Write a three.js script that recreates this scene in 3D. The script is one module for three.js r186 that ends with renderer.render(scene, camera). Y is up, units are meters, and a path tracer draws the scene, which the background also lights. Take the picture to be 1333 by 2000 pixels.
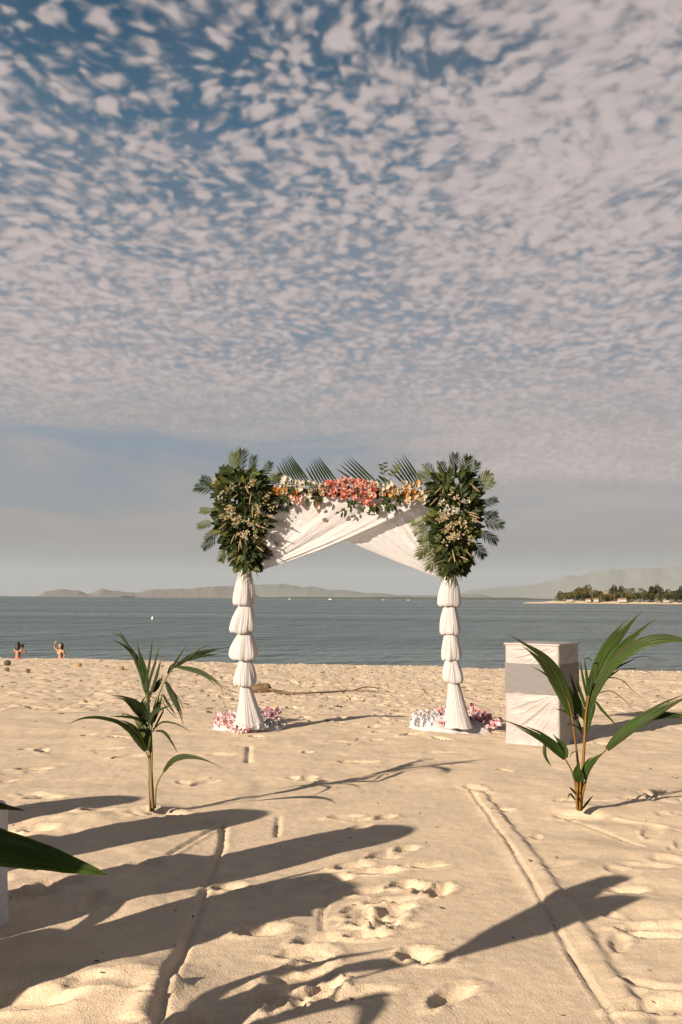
import * as THREE from 'three';
import { mergeGeometries, mergeVertices } from 'three/addons/utils/BufferGeometryUtils.js';
import { MarchingCubes } from 'three/addons/objects/MarchingCubes.js';
import { RoundedBoxGeometry } from 'three/addons/geometries/RoundedBoxGeometry.js';

// ------------------------------------------------------------------ camera, exposure, sun
const W = 1333, HPX = 2000, EYE = 1.25, FOCAL = 1946, HORIZON = 1169;
const scene = new THREE.Scene();
const camera = new THREE.PerspectiveCamera(2 * Math.atan(1000 / FOCAL) * 180 / Math.PI, 682 / 1024, 0.1, 60000);
camera.position.set(0, EYE, 0);
camera.rotation.order = 'YXZ';
camera.rotation.set(Math.atan((HORIZON - 1000) / FOCAL), 0, 0.45 * Math.PI / 180);
camera.updateMatrixWorld(true);
const renderer = new THREE.WebGLRenderer({ antialias: true });
renderer.toneMapping = THREE.LinearToneMapping;
renderer.toneMappingExposure = 2.4;
renderer.shadowMap.enabled = true;
const SUN_EL = 19.6 * Math.PI / 180, SUN_AZ = 45.5 * Math.PI / 180;      // the shadows run away from the camera to the right
const SUN = new THREE.Vector3(-Math.cos(SUN_AZ) * Math.cos(SUN_EL), Math.sin(SUN_EL), Math.sin(SUN_AZ) * Math.cos(SUN_EL));
const sun = new THREE.DirectionalLight(new THREE.Color().setRGB(1.0, 0.845, 0.66), 5);
sun.position.copy(SUN).multiplyScalar(60).add(new THREE.Vector3(0, 0, -8));
sun.target.position.set(0, 0, -8);
sun.castShadow = true;
sun.shadow.mapSize.set(4096, 4096);
Object.assign(sun.shadow.camera, { left: -25, right: 25, top: 25, bottom: -25, near: 1, far: 140 });
scene.add(sun, sun.target);
scene.fog = new THREE.FogExp2(new THREE.Color().setRGB(0.74, 0.85, 0.95), 1.25e-5);

// ------------------------------------------------------------------ random numbers and noise
function rng(seed) { let a = seed >>> 0; return () => { a = (a + 0x6D2B79F5) | 0; let t = Math.imul(a ^ (a >>> 15), 1 | a); t = (t + Math.imul(t ^ (t >>> 7), 61 | t)) ^ t; return ((t ^ (t >>> 14)) >>> 0) / 4294967296; }; }
const clamp = (x, a = 0, b = 1) => Math.min(b, Math.max(a, x));
const smooth = (a, b, x) => { const t = clamp((x - a) / (b - a)); return t * t * (3 - 2 * t); };
const lerp = (a, b, t) => a + (b - a) * t;
const PERM = new Uint16Array(1024), GX = new Float32Array(512), GY = new Float32Array(512), RV = new Float32Array(512);
{ const r = rng(77), p = [...Array(512).keys()]; for (let i = 511; i > 0; i--) { const j = Math.floor(r() * (i + 1)); [p[i], p[j]] = [p[j], p[i]]; }
  for (let i = 0; i < 1024; i++) PERM[i] = p[i & 511];
  for (let i = 0; i < 512; i++) { const a = r() * Math.PI * 2; GX[i] = Math.cos(a); GY[i] = Math.sin(a); RV[i] = r(); } }
const hash = (i, j) => PERM[(PERM[i & 511] + (j & 511)) & 1023];
function noise(x, y) {
  const i = Math.floor(x), j = Math.floor(y), u = x - i, v = y - j, a = u * u * u * (u * (u * 6 - 15) + 10), b = v * v * v * (v * (v * 6 - 15) + 10);
  const h0 = hash(i, j), h1 = hash(i + 1, j), h2 = hash(i, j + 1), h3 = hash(i + 1, j + 1);
  const n0 = GX[h0] * u + GY[h0] * v, n1 = GX[h1] * (u - 1) + GY[h1] * v, n2 = GX[h2] * u + GY[h2] * (v - 1), n3 = GX[h3] * (u - 1) + GY[h3] * (v - 1);
  return 1.4 * (n0 + (n1 - n0) * a + (n2 - n0 + (n3 - n2 - n1 + n0) * a) * b);
}
function fbm(x, y, n) { let s = 0, a = 0.5, t = 0; for (let k = 0; k < n; k++) { s += a * noise(x, y); t += a; a *= 0.5; x = x * 2.03 + 17.1; y = y * 2.03 - 9.7; } return s / t; }
function cells(x, y) {                                    // distance to the nearest of scattered points
  const i = Math.floor(x), j = Math.floor(y); let m = 9;
  for (let a = -1; a < 2; a++) for (let b = -1; b < 2; b++) { const h = hash(i + a, j + b), dx = i + a + RV[h] - x, dy = j + b + RV[(h * 7 + 3) & 511] - y, d = dx * dx + dy * dy; if (d < m) m = d; }
  return Math.sqrt(m);
}

function puffs(x, y) {                                    // soft round heaps at scattered points
  const i = Math.floor(x), j = Math.floor(y); let m = 0;
  for (let a = -1; a < 2; a++) for (let b = -1; b < 2; b++) { const h = hash(i + a, j + b), dx = i + a + RV[h] - x, dy = j + b + RV[(h * 7 + 3) & 511] - y; m += (0.35 + 0.9 * RV[(h * 3 + 91) & 511]) * Math.exp(-(dx * dx + dy * dy) * 5.5); }
  return m;
}
// ------------------------------------------------------------------ sky: a deck of small altocumulus over deep blue
function makeSky() {
  const w = 4096, h = 2048, data = new Float32Array(w * h * 4), E = renderer.toneMappingExposure;
  const mix3 = (a, b, t) => [lerp(a[0], b[0], t), lerp(a[1], b[1], t), lerp(a[2], b[2], t)];
  const stops = [[0, [0.215, 0.21, 0.205]], [3, [0.23, 0.235, 0.24]], [6, [0.25, 0.285, 0.32]], [10, [0.21, 0.28, 0.35]], [15, [0.115, 0.205, 0.30]], [23, [0.050, 0.135, 0.222]], [32, [0.024, 0.084, 0.152]], [90, [0.02, 0.068, 0.13]]];
  const blue = (e) => { for (let k = 1; k < stops.length; k++) if (e <= stops[k][0]) return mix3(stops[k - 1][1], stops[k][1], smooth(stops[k - 1][0], stops[k][0], e)); return stops[7][1]; };
  for (let row = 0; row < h; row++) {
    const e = ((row + 0.5) / h - 0.5) * 180;
    if (e < 0) { for (let c = 0; c < w; c++) data.set([0.2 / E, 0.18 / E, 0.165 / E, 1], (row * w + c) * 4); continue; }
    const er = e * Math.PI / 180, r = Math.cos(er) / (Math.sin(er) + 0.012), base = blue(e);
    for (let c = 0; c < w; c++) {
      const az = ((c + 0.5) / w - 0.5) * 2 * Math.PI;      // direction (cos az, ., sin az)
      const x = Math.cos(az) * r, y = Math.sin(az) * r;
      const right = Math.cos(az), ahead = -Math.sin(az);
      // deck: grains of about 0.06 of its height, bent by slower noise
      const wx = x + 0.05 * noise(x * 3.1, y * 3.1) + 0.009 * noise(x * 23, y * 23), wy = y + 0.05 * noise(x * 3.1 + 40, y * 3.1) + 0.009 * noise(x * 23, y * 23 + 31);
      const fade = smooth(11, 5.5, r);
      let d = 0;
      if (fade > 0) {
        const g1 = puffs(wx * 25, wy * 18) - 0.47, g2 = puffs(wx * 49 + 7, wy * 39) - 0.5;
        d = 0.50 * g1 + 0.22 * g2 + 0.36 * fbm(wx * 5, wy * 5, 3) + 0.36 * fbm(wx * 44, wy * 38, 4);
        d = d * fade;
      }
      const big = fbm(x * 0.55 + 3.3, y * 0.55 + 8.1, 3);
      const r0 = 1.72 - 1.5 * smooth(0.02, 0.36, right) * smooth(-0.2, 0.4, ahead) - 0.1 * smooth(-0.1, -0.5, right);
      let cover = -0.07 + 0.34 * smooth(r0 - 0.4, r0 + 1.5, r) + 0.36 * big + 0.06 * smooth(4, 7.5, r);
      const veil = clamp(0.06 + 0.56 * smooth(r0 - 0.2, r0 + 2.0, r) + 0.5 * fbm(x * 1.3, y * 1.3, 3), 0, 0.86);
      let a = smooth(-0.22, 0.36, d + cover);
      a = 1 - (1 - a * 0.93) * (1 - veil * 0.56);
      // lower down: long thin sheets with blue gaps
      const bank = smooth(6.2, 7.0, e + 0.5 * noise(az * 7, 3)) * smooth(11.2, 9.0, e) * smooth(0.0, 0.22, right + 0.1 * noise(az * 9, e));
      const low = smooth(13.5 + 1.5 * noise(az * 6, 5), 7.2, e), sheet = fbm(az * 5.2 + 2, e * 0.55 + 1.3 * noise(az * 4, e * 0.3), 4);
      const aLow = clamp(smooth(-0.42, 0.38, sheet + 0.2 + 0.75 * bank - 0.34 * smooth(3.6, 1.2, Math.abs(e - 7.4)) * smooth(0.25, -0.15, right) + 0.14 * smooth(0, 0.25, right)) + smooth(5.5, 3, e), 0, 1);
      a = lerp(a, (0.78 + 0.14 * bank) * aLow, low);
      const thick = smooth(0.1, 0.6, d + cover);          // thicker middles are a little warmer and brighter
      const lit = 0.88 + 0.2 * thick + 0.12 * noise(wx * 17, wy * 17) * fade + 0.05 * big;
      const cl = [0.505 * lit, 0.438 * lit, 0.425 * lit];
      const k = (low * 0.42 + smooth(6, 2, e) * 0.5) * (1 - 0.9 * bank), warm = [0.262, 0.248, 0.238];
      for (let q = 0; q < 3; q++) { const cc = lerp(cl[q], warm[q], clamp(k)); data[(row * w + c) * 4 + q] = lerp(base[q], cc, a) / E; }
      data[(row * w + c) * 4 + 3] = 1;
    }
  }
  const t = new THREE.DataTexture(data, w, h, THREE.RGBAFormat, THREE.FloatType);
  t.mapping = THREE.EquirectangularReflectionMapping; t.magFilter = t.minFilter = THREE.LinearFilter; t.colorSpace = THREE.LinearSRGBColorSpace; t.needsUpdate = true;
  return t;
}
scene.background = scene.environment = makeSky();

// ------------------------------------------------------------------ placing and naming
const V = (x, y, z) => new THREE.Vector3(x, y, z);
const ray = (px, py) => V((px / W) * 2 - 1, 1 - (py / HPX) * 2, 0.5).unproject(camera).sub(camera.position).normalize();
const at = (px, py, depth) => { const d = ray(px, py); return d.multiplyScalar(depth / -d.z).add(camera.position); };   // a point so many metres ahead
const ground = (px, py, h = 0) => { const d = ray(px, py); return d.multiplyScalar((h - EYE) / d.y).add(camera.position); };
const used = new Map();
function numbered(name) { const n = used.get(name) ?? 0; used.set(name, n + 1); return n ? `${name}_${String(n).padStart(3, '0')}` : name; }
function tag(o, label, category, group) { o.userData.label = label; o.userData.category = category; if (group) o.userData.group = group; return o; }
function thing(name, label, category, p = V(0, 0, 0), group) { const o = new THREE.Group(); o.name = numbered(name); o.position.copy(p); scene.add(o); return tag(o, label, category, group); }
function part(name, geo, mat, parent) { const m = new THREE.Mesh(geo, mat); m.name = numbered(name); m.castShadow = m.receiveShadow = true; parent.add(m); return m; }
function struct(name, geo, mat) { const m = part(name, geo, mat, scene); m.userData.kind = 'structure'; return m; }
const plain = (g) => { const o = g.index ? g.toNonIndexed() : g; for (const k of Object.keys(o.attributes)) if (!['position', 'normal', 'uv', 'color'].includes(k)) o.deleteAttribute(k); return o; };
function merge(list) { const l = list.map(plain), c = l.some((g) => g.attributes.color); for (const g of l) { if (!g.attributes.uv) g.setAttribute('uv', new THREE.BufferAttribute(new Float32Array(g.attributes.position.count * 2), 2)); if (c && !g.attributes.color) g.setAttribute('color', new THREE.BufferAttribute(new Float32Array(g.attributes.position.count * 3).fill(1), 3)); } return mergeGeometries(l); }
function tube(points, radius, seg = 12, sides = 6) {         // radius: a number or a function of 0..1
  const curve = new THREE.CatmullRomCurve3(points), g = new THREE.TubeGeometry(curve, seg, 1, sides), p = g.attributes.position;
  for (let i = 0; i <= seg; i++) { const c = curve.getPointAt(i / seg), r = typeof radius === 'number' ? radius : radius(i / seg);
    for (let j = 0; j <= sides; j++) { const k = i * (sides + 1) + j; p.setXYZ(k, c.x + (p.getX(k) - c.x) * r, c.y + (p.getY(k) - c.y) * r, c.z + (p.getZ(k) - c.z) * r); } }
  g.computeVertexNormals(); return g;
}
function gridGeo(nu, nv, f, closedU = false) {               // f(u, v) -> Vector3
  const pos = [], uv = [], idx = [];
  for (let j = 0; j <= nv; j++) for (let i = 0; i <= nu; i++) { const p = f(i / nu, j / nv); pos.push(p.x, p.y, p.z); uv.push(i / nu, j / nv); }
  for (let j = 0; j < nv; j++) for (let i = 0; i < nu; i++) { const a = j * (nu + 1) + i, b = a + 1, c = a + nu + 1, d = c + 1; idx.push(a, b, d, a, d, c); }
  const g = new THREE.BufferGeometry(); g.setAttribute('position', new THREE.Float32BufferAttribute(pos, 3)); g.setAttribute('uv', new THREE.Float32BufferAttribute(uv, 2)); g.setIndex(idx); g.computeVertexNormals();
  if (closedU) { const n = g.attributes.normal; for (let j = 0; j <= nv; j++) { const a = j * (nu + 1), b = a + nu, s = V(n.getX(a) + n.getX(b), n.getY(a) + n.getY(b), n.getZ(a) + n.getZ(b)).normalize(); n.setXYZ(a, s.x, s.y, s.z); n.setXYZ(b, s.x, s.y, s.z); } }
  return g;
}

// ------------------------------------------------------------------ materials
function tex(n, f, srgb, repeat = 1) {                       // f(u, v, out) writes 0..1 values
  const d = new Uint8Array(n * n * 4), o = [0, 0, 0];
  for (let j = 0; j < n; j++) for (let i = 0; i < n; i++) { f(i / n, j / n, o, i, j); const k = (j * n + i) * 4; d[k] = clamp(o[0]) * 255; d[k + 1] = clamp(o[1]) * 255; d[k + 2] = clamp(o[2]) * 255; d[k + 3] = 255; }
  const t = new THREE.DataTexture(d, n, n); t.wrapS = t.wrapT = THREE.RepeatWrapping; t.magFilter = THREE.LinearFilter; t.minFilter = THREE.LinearMipmapLinearFilter; if (srgb) t.colorSpace = THREE.SRGBColorSpace; t.repeat.set(repeat, repeat); t.needsUpdate = true; return t;
}
const wrapNoise = (u, v, f) => { const n = (a, b) => noise(a * f, b * f); return lerp(lerp(n(u, v), n(u - 1, v), u), lerp(n(u, v - 1), n(u - 1, v - 1), u), v) * 1.25; };
const rgb = (r, g, b) => new THREE.Color().setRGB(r, g, b);
const R0 = rng(5);
const grain = new Float32Array(1024 * 1024); for (let i = 0; i < grain.length; i++) grain[i] = R0();
const grainAt = (i, j) => grain[((j + 1024) & 1023) * 1024 + ((i + 1024) & 1023)];
const sandBump = tex(1024, (u, v, o, i, j) => { const g = 0.5 * grainAt(i, j) + 0.125 * (grainAt(i + 1, j) + grainAt(i - 1, j) + grainAt(i, j + 1) + grainAt(i, j - 1)); const c = grainAt(i >> 2, j >> 2) * 0.12; o[0] = o[1] = o[2] = 0.5 * g + c + 0.22 * wrapNoise(u, v, 40) + 0.2; }, false, 1 / 1.9);
const sandMap = tex(1024, (u, v, o, i, j) => { const g = (grainAt(i, j) * 0.6 + 0.4 * grainAt(i + 1, j + 1) - 0.5) * 0.22, sp = grainAt(i + 300, j + 77), k = sp > 0.9965 ? -0.25 : sp < 0.002 ? 0.12 : 0, c = 0.86 + g + k + 0.05 * wrapNoise(u, v, 6) + 0.05 * wrapNoise(u, v, 23); o[0] = c; o[1] = c * (0.995 + 0.01 * g); o[2] = c * 0.985; }, true, 1 / 2.3);
const M = {};
M.sand = new THREE.MeshStandardMaterial({ name: 'sand', color: rgb(0.68, 0.537, 0.392), map: sandMap, bumpMap: sandBump, bumpScale: 0.0038, roughness: 1 });
M.pebble = new THREE.MeshStandardMaterial({ name: 'pale coral', color: rgb(0.45, 0.36, 0.26), roughness: 0.95 });
const weave = tex(512, (u, v, o, i, j) => { const a = Math.sin(i * Math.PI / 2) * 0.2 + Math.sin(j * Math.PI / 2) * 0.2; o[0] = o[1] = o[2] = 0.5 + a * 0.6 + 0.25 * (grainAt(i, j) - 0.5) + 0.3 * wrapNoise(u, v, 24); }, false, 5);
const clothBits = tex(512, (u, v, o, i, j) => { const c = 0.95 + 0.05 * wrapNoise(u, v, 9) + 0.05 * (grainAt(i, j) - 0.5) + 0.03 * wrapNoise(u, v, 40); o[0] = o[1] = o[2] = c; }, true, 3);
const cloth = (o) => new THREE.MeshPhysicalMaterial({ roughness: 1, side: THREE.DoubleSide, bumpMap: weave, bumpScale: 0.0025, map: clothBits, thickness: 0, ior: 1.25, ...o });
M.gauze = cloth({ name: 'sheer white gauze', transparent: true, opacity: 0.9, color: rgb(0.72, 0.695, 0.70), transmission: 0.42 });
M.lace = cloth({ name: 'white lace', color: rgb(0.63, 0.605, 0.615), transmission: 0.4 });
M.satin = new THREE.MeshPhysicalMaterial({ name: 'white stretch cover', color: rgb(0.27, 0.245, 0.24), roughness: 0.5, sheen: 0.2, bumpMap: weave, bumpScale: 0.0006, map: clothBits });
M.chairCloth = new THREE.MeshPhysicalMaterial({ name: 'white chair cover', color: rgb(0.62, 0.59, 0.6), roughness: 0.8, bumpMap: weave, bumpScale: 0.001, map: clothBits });
M.organza = cloth({ name: 'grey organza', color: rgb(0.20, 0.185, 0.19), transmission: 0.15 });
M.tulle = cloth({ name: 'white tulle', color: rgb(0.74, 0.71, 0.72), transmission: 0.45 });
M.wood = new THREE.MeshStandardMaterial({ name: 'wood', color: rgb(0.20, 0.13, 0.08), roughness: 0.8 });
M.driftwood = new THREE.MeshStandardMaterial({ name: 'driftwood', color: rgb(0.15, 0.095, 0.05), roughness: 0.95, bumpMap: weave, bumpScale: 0.01 });
const leafVeins = tex(256, (u, v, o) => { const s = Math.abs(Math.sin(u * Math.PI * 14)); o[0] = o[1] = o[2] = 0.4 + 0.5 * s; }, false, 1);
const leafMap = tex(256, (u, v, o, i, j) => { const c = 0.86 + 0.16 * wrapNoise(u, v, 5) + 0.08 * Math.sin(u * Math.PI * 28) + 0.06 * (grainAt(i, j) - 0.5); o[0] = c; o[1] = c; o[2] = c * 0.98; }, true, 1);
const foliage = (r, g, b, o = {}) => new THREE.MeshPhysicalMaterial({ color: rgb(r, g, b), roughness: 0.9, transmission: 0.22, thickness: 0, side: THREE.DoubleSide, clearcoat: 0.12, clearcoatRoughness: 0.4, ior: 1.3, specularIntensity: 0.35, ...o });
M.frond = foliage(0.040, 0.056, 0.012, { name: 'palm leaf', vertexColors: true, bumpMap: leafVeins, bumpScale: 0.002, map: leafMap, transmission: 0.14 });
M.leafDark = foliage(0.026, 0.038, 0.012, { name: 'dark leaf', map: leafMap, transmission: 0.12 });
M.leafMid = foliage(0.042, 0.06, 0.016, { name: 'green leaf', map: leafMap });
M.leafPale = foliage(0.12, 0.13, 0.04, { name: 'pale leaf', map: leafMap });
M.palmDark = foliage(0.014, 0.024, 0.008, { name: 'dark palm blade', transmission: 0.1 });
M.palmMid = foliage(0.07, 0.085, 0.025, { name: 'palm blade' });
M.stalk = new THREE.MeshPhysicalMaterial({ name: 'stalk', color: rgb(0.105, 0.095, 0.03), roughness: 0.5, vertexColors: false });
M.stalkBrown = new THREE.MeshPhysicalMaterial({ name: 'brown stalk', color: rgb(0.14, 0.085, 0.025), roughness: 0.6 });
M.stalkOrange = new THREE.MeshPhysicalMaterial({ name: 'orange stalk', color: rgb(0.14, 0.072, 0.012), roughness: 0.8, specularIntensity: 0.3 });
M.tan = foliage(0.22, 0.16, 0.09, { name: 'dry bract', transmission: 0.15 });
const petal = (name, r, g, b) => new THREE.MeshPhysicalMaterial({ name, color: rgb(r, g, b), roughness: 1, transmission: 0.42, thickness: 0, side: THREE.DoubleSide, ior: 1.2, specularIntensity: 0.3 });
M.coral = petal('coral petal', 0.66, 0.27, 0.215); M.coralPale = petal('pale coral petal', 0.68, 0.43, 0.36);
M.cream = petal('cream petal', 0.55, 0.47, 0.34); M.ivory = petal('ivory petal', 0.56, 0.53, 0.47); M.orange = petal('orange petal', 0.56, 0.29, 0.09); M.apricot = petal('apricot petal', 0.58, 0.37, 0.19);
M.pink = petal('pink petal', 0.76, 0.47, 0.48); M.pinkPale = petal('pale pink petal', 0.78, 0.63, 0.64); M.mauve = petal('mauve petal', 0.52, 0.36, 0.42); M.white = petal('white petal', 0.72, 0.69, 0.7); M.buff = petal('buff blossom', 0.44, 0.36, 0.22);

// ------------------------------------------------------------------ sea, seabed side and beach
const SEA = -2.0;
const crestAt = (x) => 25.6 - 0.19 * clamp(x, -40, 40);
function baseHeight(x, d) {
  const c = crestAt(x) + 0.35 * noise(x * 0.35, 2.2);
  let h = -0.43 * smooth(10.6 + 0.25 * noise(x * 0.5, 9), 14.2, d);
  h += 0.0 * d;
  if (d > c) h -= 0.10 * (d - c) + 0.06 * smooth(0, 1.2, d - c);
  return Math.max(h, -5);
}
const xs = [], ds = [];
{ const half = []; let x = 0; while (x < 13) { half.push(x); x += 0.0125 + Math.max(0, x - 1.7) * 0.0075; } while (x < 160) { half.push(x); x += (x - 11) * 0.22 + 0.1; } half.push(170);
  for (let i = half.length - 1; i > 0; i--) xs.push(-half[i]); xs.push(...half);
  let d = -80; while (d < 2.0) { ds.push(d); d += Math.max(0.05, (2.3 - d) * 0.16); } d = 2.0; while (d < 29) { ds.push(d); d += 0.0105 + Math.max(0, d - 3.8) * 0.0038; } while (d < 90) { ds.push(d); d *= 1.05; } ds.push(95); }
const NX = xs.length, ND = ds.length, HT = new Float32Array(NX * ND);
const lower = (a, v) => { let lo = 0, hi = a.length; while (lo < hi) { const m = (lo + hi) >> 1; if (a[m] < v) lo = m + 1; else hi = m; } return lo; };
const aisle = (x, d) => smooth(-0.62, -0.5, x) * smooth(0.86, 0.78, x) * smooth(7.2, 6.6, d);
for (let j = 0; j < ND; j++) for (let i = 0; i < NX; i++) {
  const x = xs[i], d = ds[j], near = d > 0 && d < 32 && Math.abs(x) < 30;
  let h = baseHeight(x, d);
  if (near) {
    const quiet = aisle(x, d), rough = smooth(11.6, 13.4, d + 0.6 * noise(x * 0.7, d * 0.7)) * smooth(31, 27, d);
    h += (0.028 * fbm(x * 0.8 + 5, d * 0.8, 3)) * (1 - 0.75 * quiet) * smooth(2, 3, d);
    h += 0.006 * fbm(x * 4.3, d * 4.3, 3) * (1 - 0.7 * quiet) + 0.0022 * fbm(x * 21, d * 21, 3);
    h += rough * (0.03 * fbm(x * 1.5 + 20, d * 1.1, 3) + 0.006 * fbm(x * 8, d * 6, 2));
    if (d > 7.2 && d < 11.8) h += 0.012 * smooth(7.2, 8.5, d) * fbm(x * 2.2 + 9, d * 3.2, 3);
    if (x > 0.95 && d < 6.6) h += 0.006 * Math.sin((x * 0.55 + d) * 13 + 2 * noise(x * 1.3, d)) * smooth(0.95, 1.2, x) * smooth(6.6, 5.6, d) * (0.5 + 0.5 * noise(x * 1.1, d * 1.1 + 4));
    h -= 0.008 * quiet;
  }
  HT[j * NX + i] = h;
}
function stampBox(x0, x1, d0, d1, f) { const i0 = lower(xs, x0), i1 = lower(xs, x1), j0 = lower(ds, d0), j1 = lower(ds, d1); for (let j = j0; j < j1; j++) for (let i = i0; i < i1; i++) { const k = j * NX + i; HT[k] = f(xs[i], ds[j], HT[k]); } }
function footprint(x, d, a, len, wid, depth, rim = 0.4) {   // an oval hollow with a steep rim and the sand it pushed up
  const R = len * 1.2, ca = Math.cos(a), sa = Math.sin(a), ph = x * 31 + d * 17;
  stampBox(x - R, x + R, d - R, d + R, (px, pd, h) => {
    const ux = ((px - x) * ca + (pd - d) * sa) / (len / 2), uy = (-(px - x) * sa + (pd - d) * ca) / (wid / 2 * (1 + 0.2 * ux));
    const q = Math.hypot(ux, uy) * (1 + 0.13 * noise(ux * 1.7 + ph, uy * 1.7));
    const l = Math.hypot(px - x, pd - d) + 1e-6, sunFacing = 0.5 + 0.5 * ((px - x) + (pd - d)) / l / 1.414;   // shaped for the light: gentle wall facing the sun, steep shaded wall opposite
    h += depth * 0.11 * Math.exp(-((q - 1) ** 2) * 3) * (noise(px * 48, pd * 48) + 0.6 * noise(px * 90, pd * 90));
    return h - depth * smooth(1.08, lerp(0.8, 0.22, sunFacing), q) * (0.85 + 0.2 * ux) + depth * rim * lerp(1, 0.35, sunFacing) * Math.exp(-((q - 1.25) ** 2) / 0.06) * (0.7 + 0.6 * noise(ux * 2 + ph, uy * 2 + 5));
  });
}
function furrow(pts, width, depth, rim) {                   // depth < 0 makes a ridge
  for (let s = 0; s + 1 < pts.length; s++) {
    const [ax, ad] = pts[s], [bx, bd] = pts[s + 1], m = width * 3, L2 = (bx - ax) ** 2 + (bd - ad) ** 2;
    stampBox(Math.min(ax, bx) - m, Math.max(ax, bx) + m, Math.min(ad, bd) - m, Math.max(ad, bd) + m, (x, d, h) => {
      const t = ((x - ax) * (bx - ax) + (d - ad) * (bd - ad)) / L2;
      if (t < 0 || t >= 1) return h;
      const cx = ax + (bx - ax) * t, cd = ad + (bd - ad) * t, side = Math.sign((x - ax) * (bd - ad) - (d - ad) * (bx - ax)), w = width * (1 + 0.25 * noise(x * 6, d * 6));
      const q = Math.hypot(x - cx, d - cd) / w * (1 + 0.2 * noise(x * 14, d * 14)), k = (1 + 0.35 * noise(cx * 3 + 7, cd * 3)) * smooth(0, 0.04, s + t) * smooth(0, 0.04, pts.length - 1 - s - t);
      return h - depth * k * Math.exp(-q * q * 2.2) + (side > 0 ? rim : rim * 0.4) * k * Math.exp(-((q - 1.5) ** 2) * 3);
    });
  }
}
const gp = (px, py) => { const p = ground(px, py); return [p.x, -p.z]; };
const RF = rng(11);
// the aisle's right edge: a groove, then a raised lip with crumbled sand behind it
furrow([[918, 1540], [990, 1640], [1068, 1770], [1120, 1870], [1210, 2000]].map(([x, y]) => gp(x, y)), 0.012, 0.010, 0.004);
function bank(pts, width, height) {                         // sand pushed up on the side of a dragged board: a ramp, then a crumbling drop
  for (let s = 0; s + 1 < pts.length; s++) { const [ax, ad] = pts[s], [bx, bd] = pts[s + 1], m = width * 2.5, L = Math.hypot(bx - ax, bd - ad);
    stampBox(Math.min(ax, bx) - m, Math.max(ax, bx) + m, Math.min(ad, bd) - m, Math.max(ad, bd) + m, (x, d, h) => { const t = ((x - ax) * (bx - ax) + (d - ad) * (bd - ad)) / (L * L); if (t < 0 || t >= 1) return h; const q = -((x - ax) * (bd - ad) - (d - ad) * (bx - ax)) / L / width + 0.12 * noise(x * 9 + 3, d * 9), e = smooth(0, 0.08, s + t) * (0.8 + 0.5 * noise(d * 2.3, 4)); const drop = 0.5 + 0.25 * noise(d * 11, x * 5); return h + e * height * (q < 0 ? smooth(-1.6, 0, q) : (1 - smooth(0, drop, q)) * 1.0 - 0.35 * smooth(0, drop, q) * smooth(1.6, 0.3, q)); }); } }
bank([[940, 1545], [1002, 1620], [1082, 1725], [1132, 1800], [1190, 1890], [1255, 1975], [1275, 2010]].map(([x, y]) => gp(x, y)), 0.075, 0.013);
// its left edge: a dragged trench
furrow([[437, 1608], [436, 1650], [410, 1715], [385, 1790], [362, 1850], [338, 1900], [318, 1955], [312, 2010]].map(([x, y]) => gp(x, y)), 0.022, 0.018, 0.002);
furrow([[330, 1672], [380, 1640], [440, 1605]].map(([x, y]) => gp(x, y)), 0.02, 0.010, 0.006);
furrow([[350, 1925], [290, 1960], [265, 2000]].map(([x, y]) => gp(x, y)), 0.05, -0.018, 0);
furrow([[1100, 1598], [1180, 1625], [1260, 1656]].map(([x, y]) => gp(x, y)), 0.016, 0.008, 0.003);
furrow([[1200, 1600], [1333, 1625]].map(([x, y]) => gp(x, y)), 0.03, -0.012, 0);
furrow([[1205, 1808], [1255, 1828], [1333, 1832]].map(([x, y]) => gp(x, y)), 0.03, 0.012, 0.004);
furrow([[1210, 1905], [1280, 1925], [1333, 1930]].map(([x, y]) => gp(x, y)), 0.025, 0.008, 0.004);
furrow([[640, 1750], [628, 1790], [632, 1815]].map(([x, y]) => gp(x, y)), 0.016, 0.009, 0.001);
furrow([[545, 1592], [541, 1632]].map(([x, y]) => gp(x, y)), 0.018, 0.013, 0.001);
furrow([[487, 1455], [485, 1492]].map(([x, y]) => gp(x, y)), 0.03, 0.015, 0.001);
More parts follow.
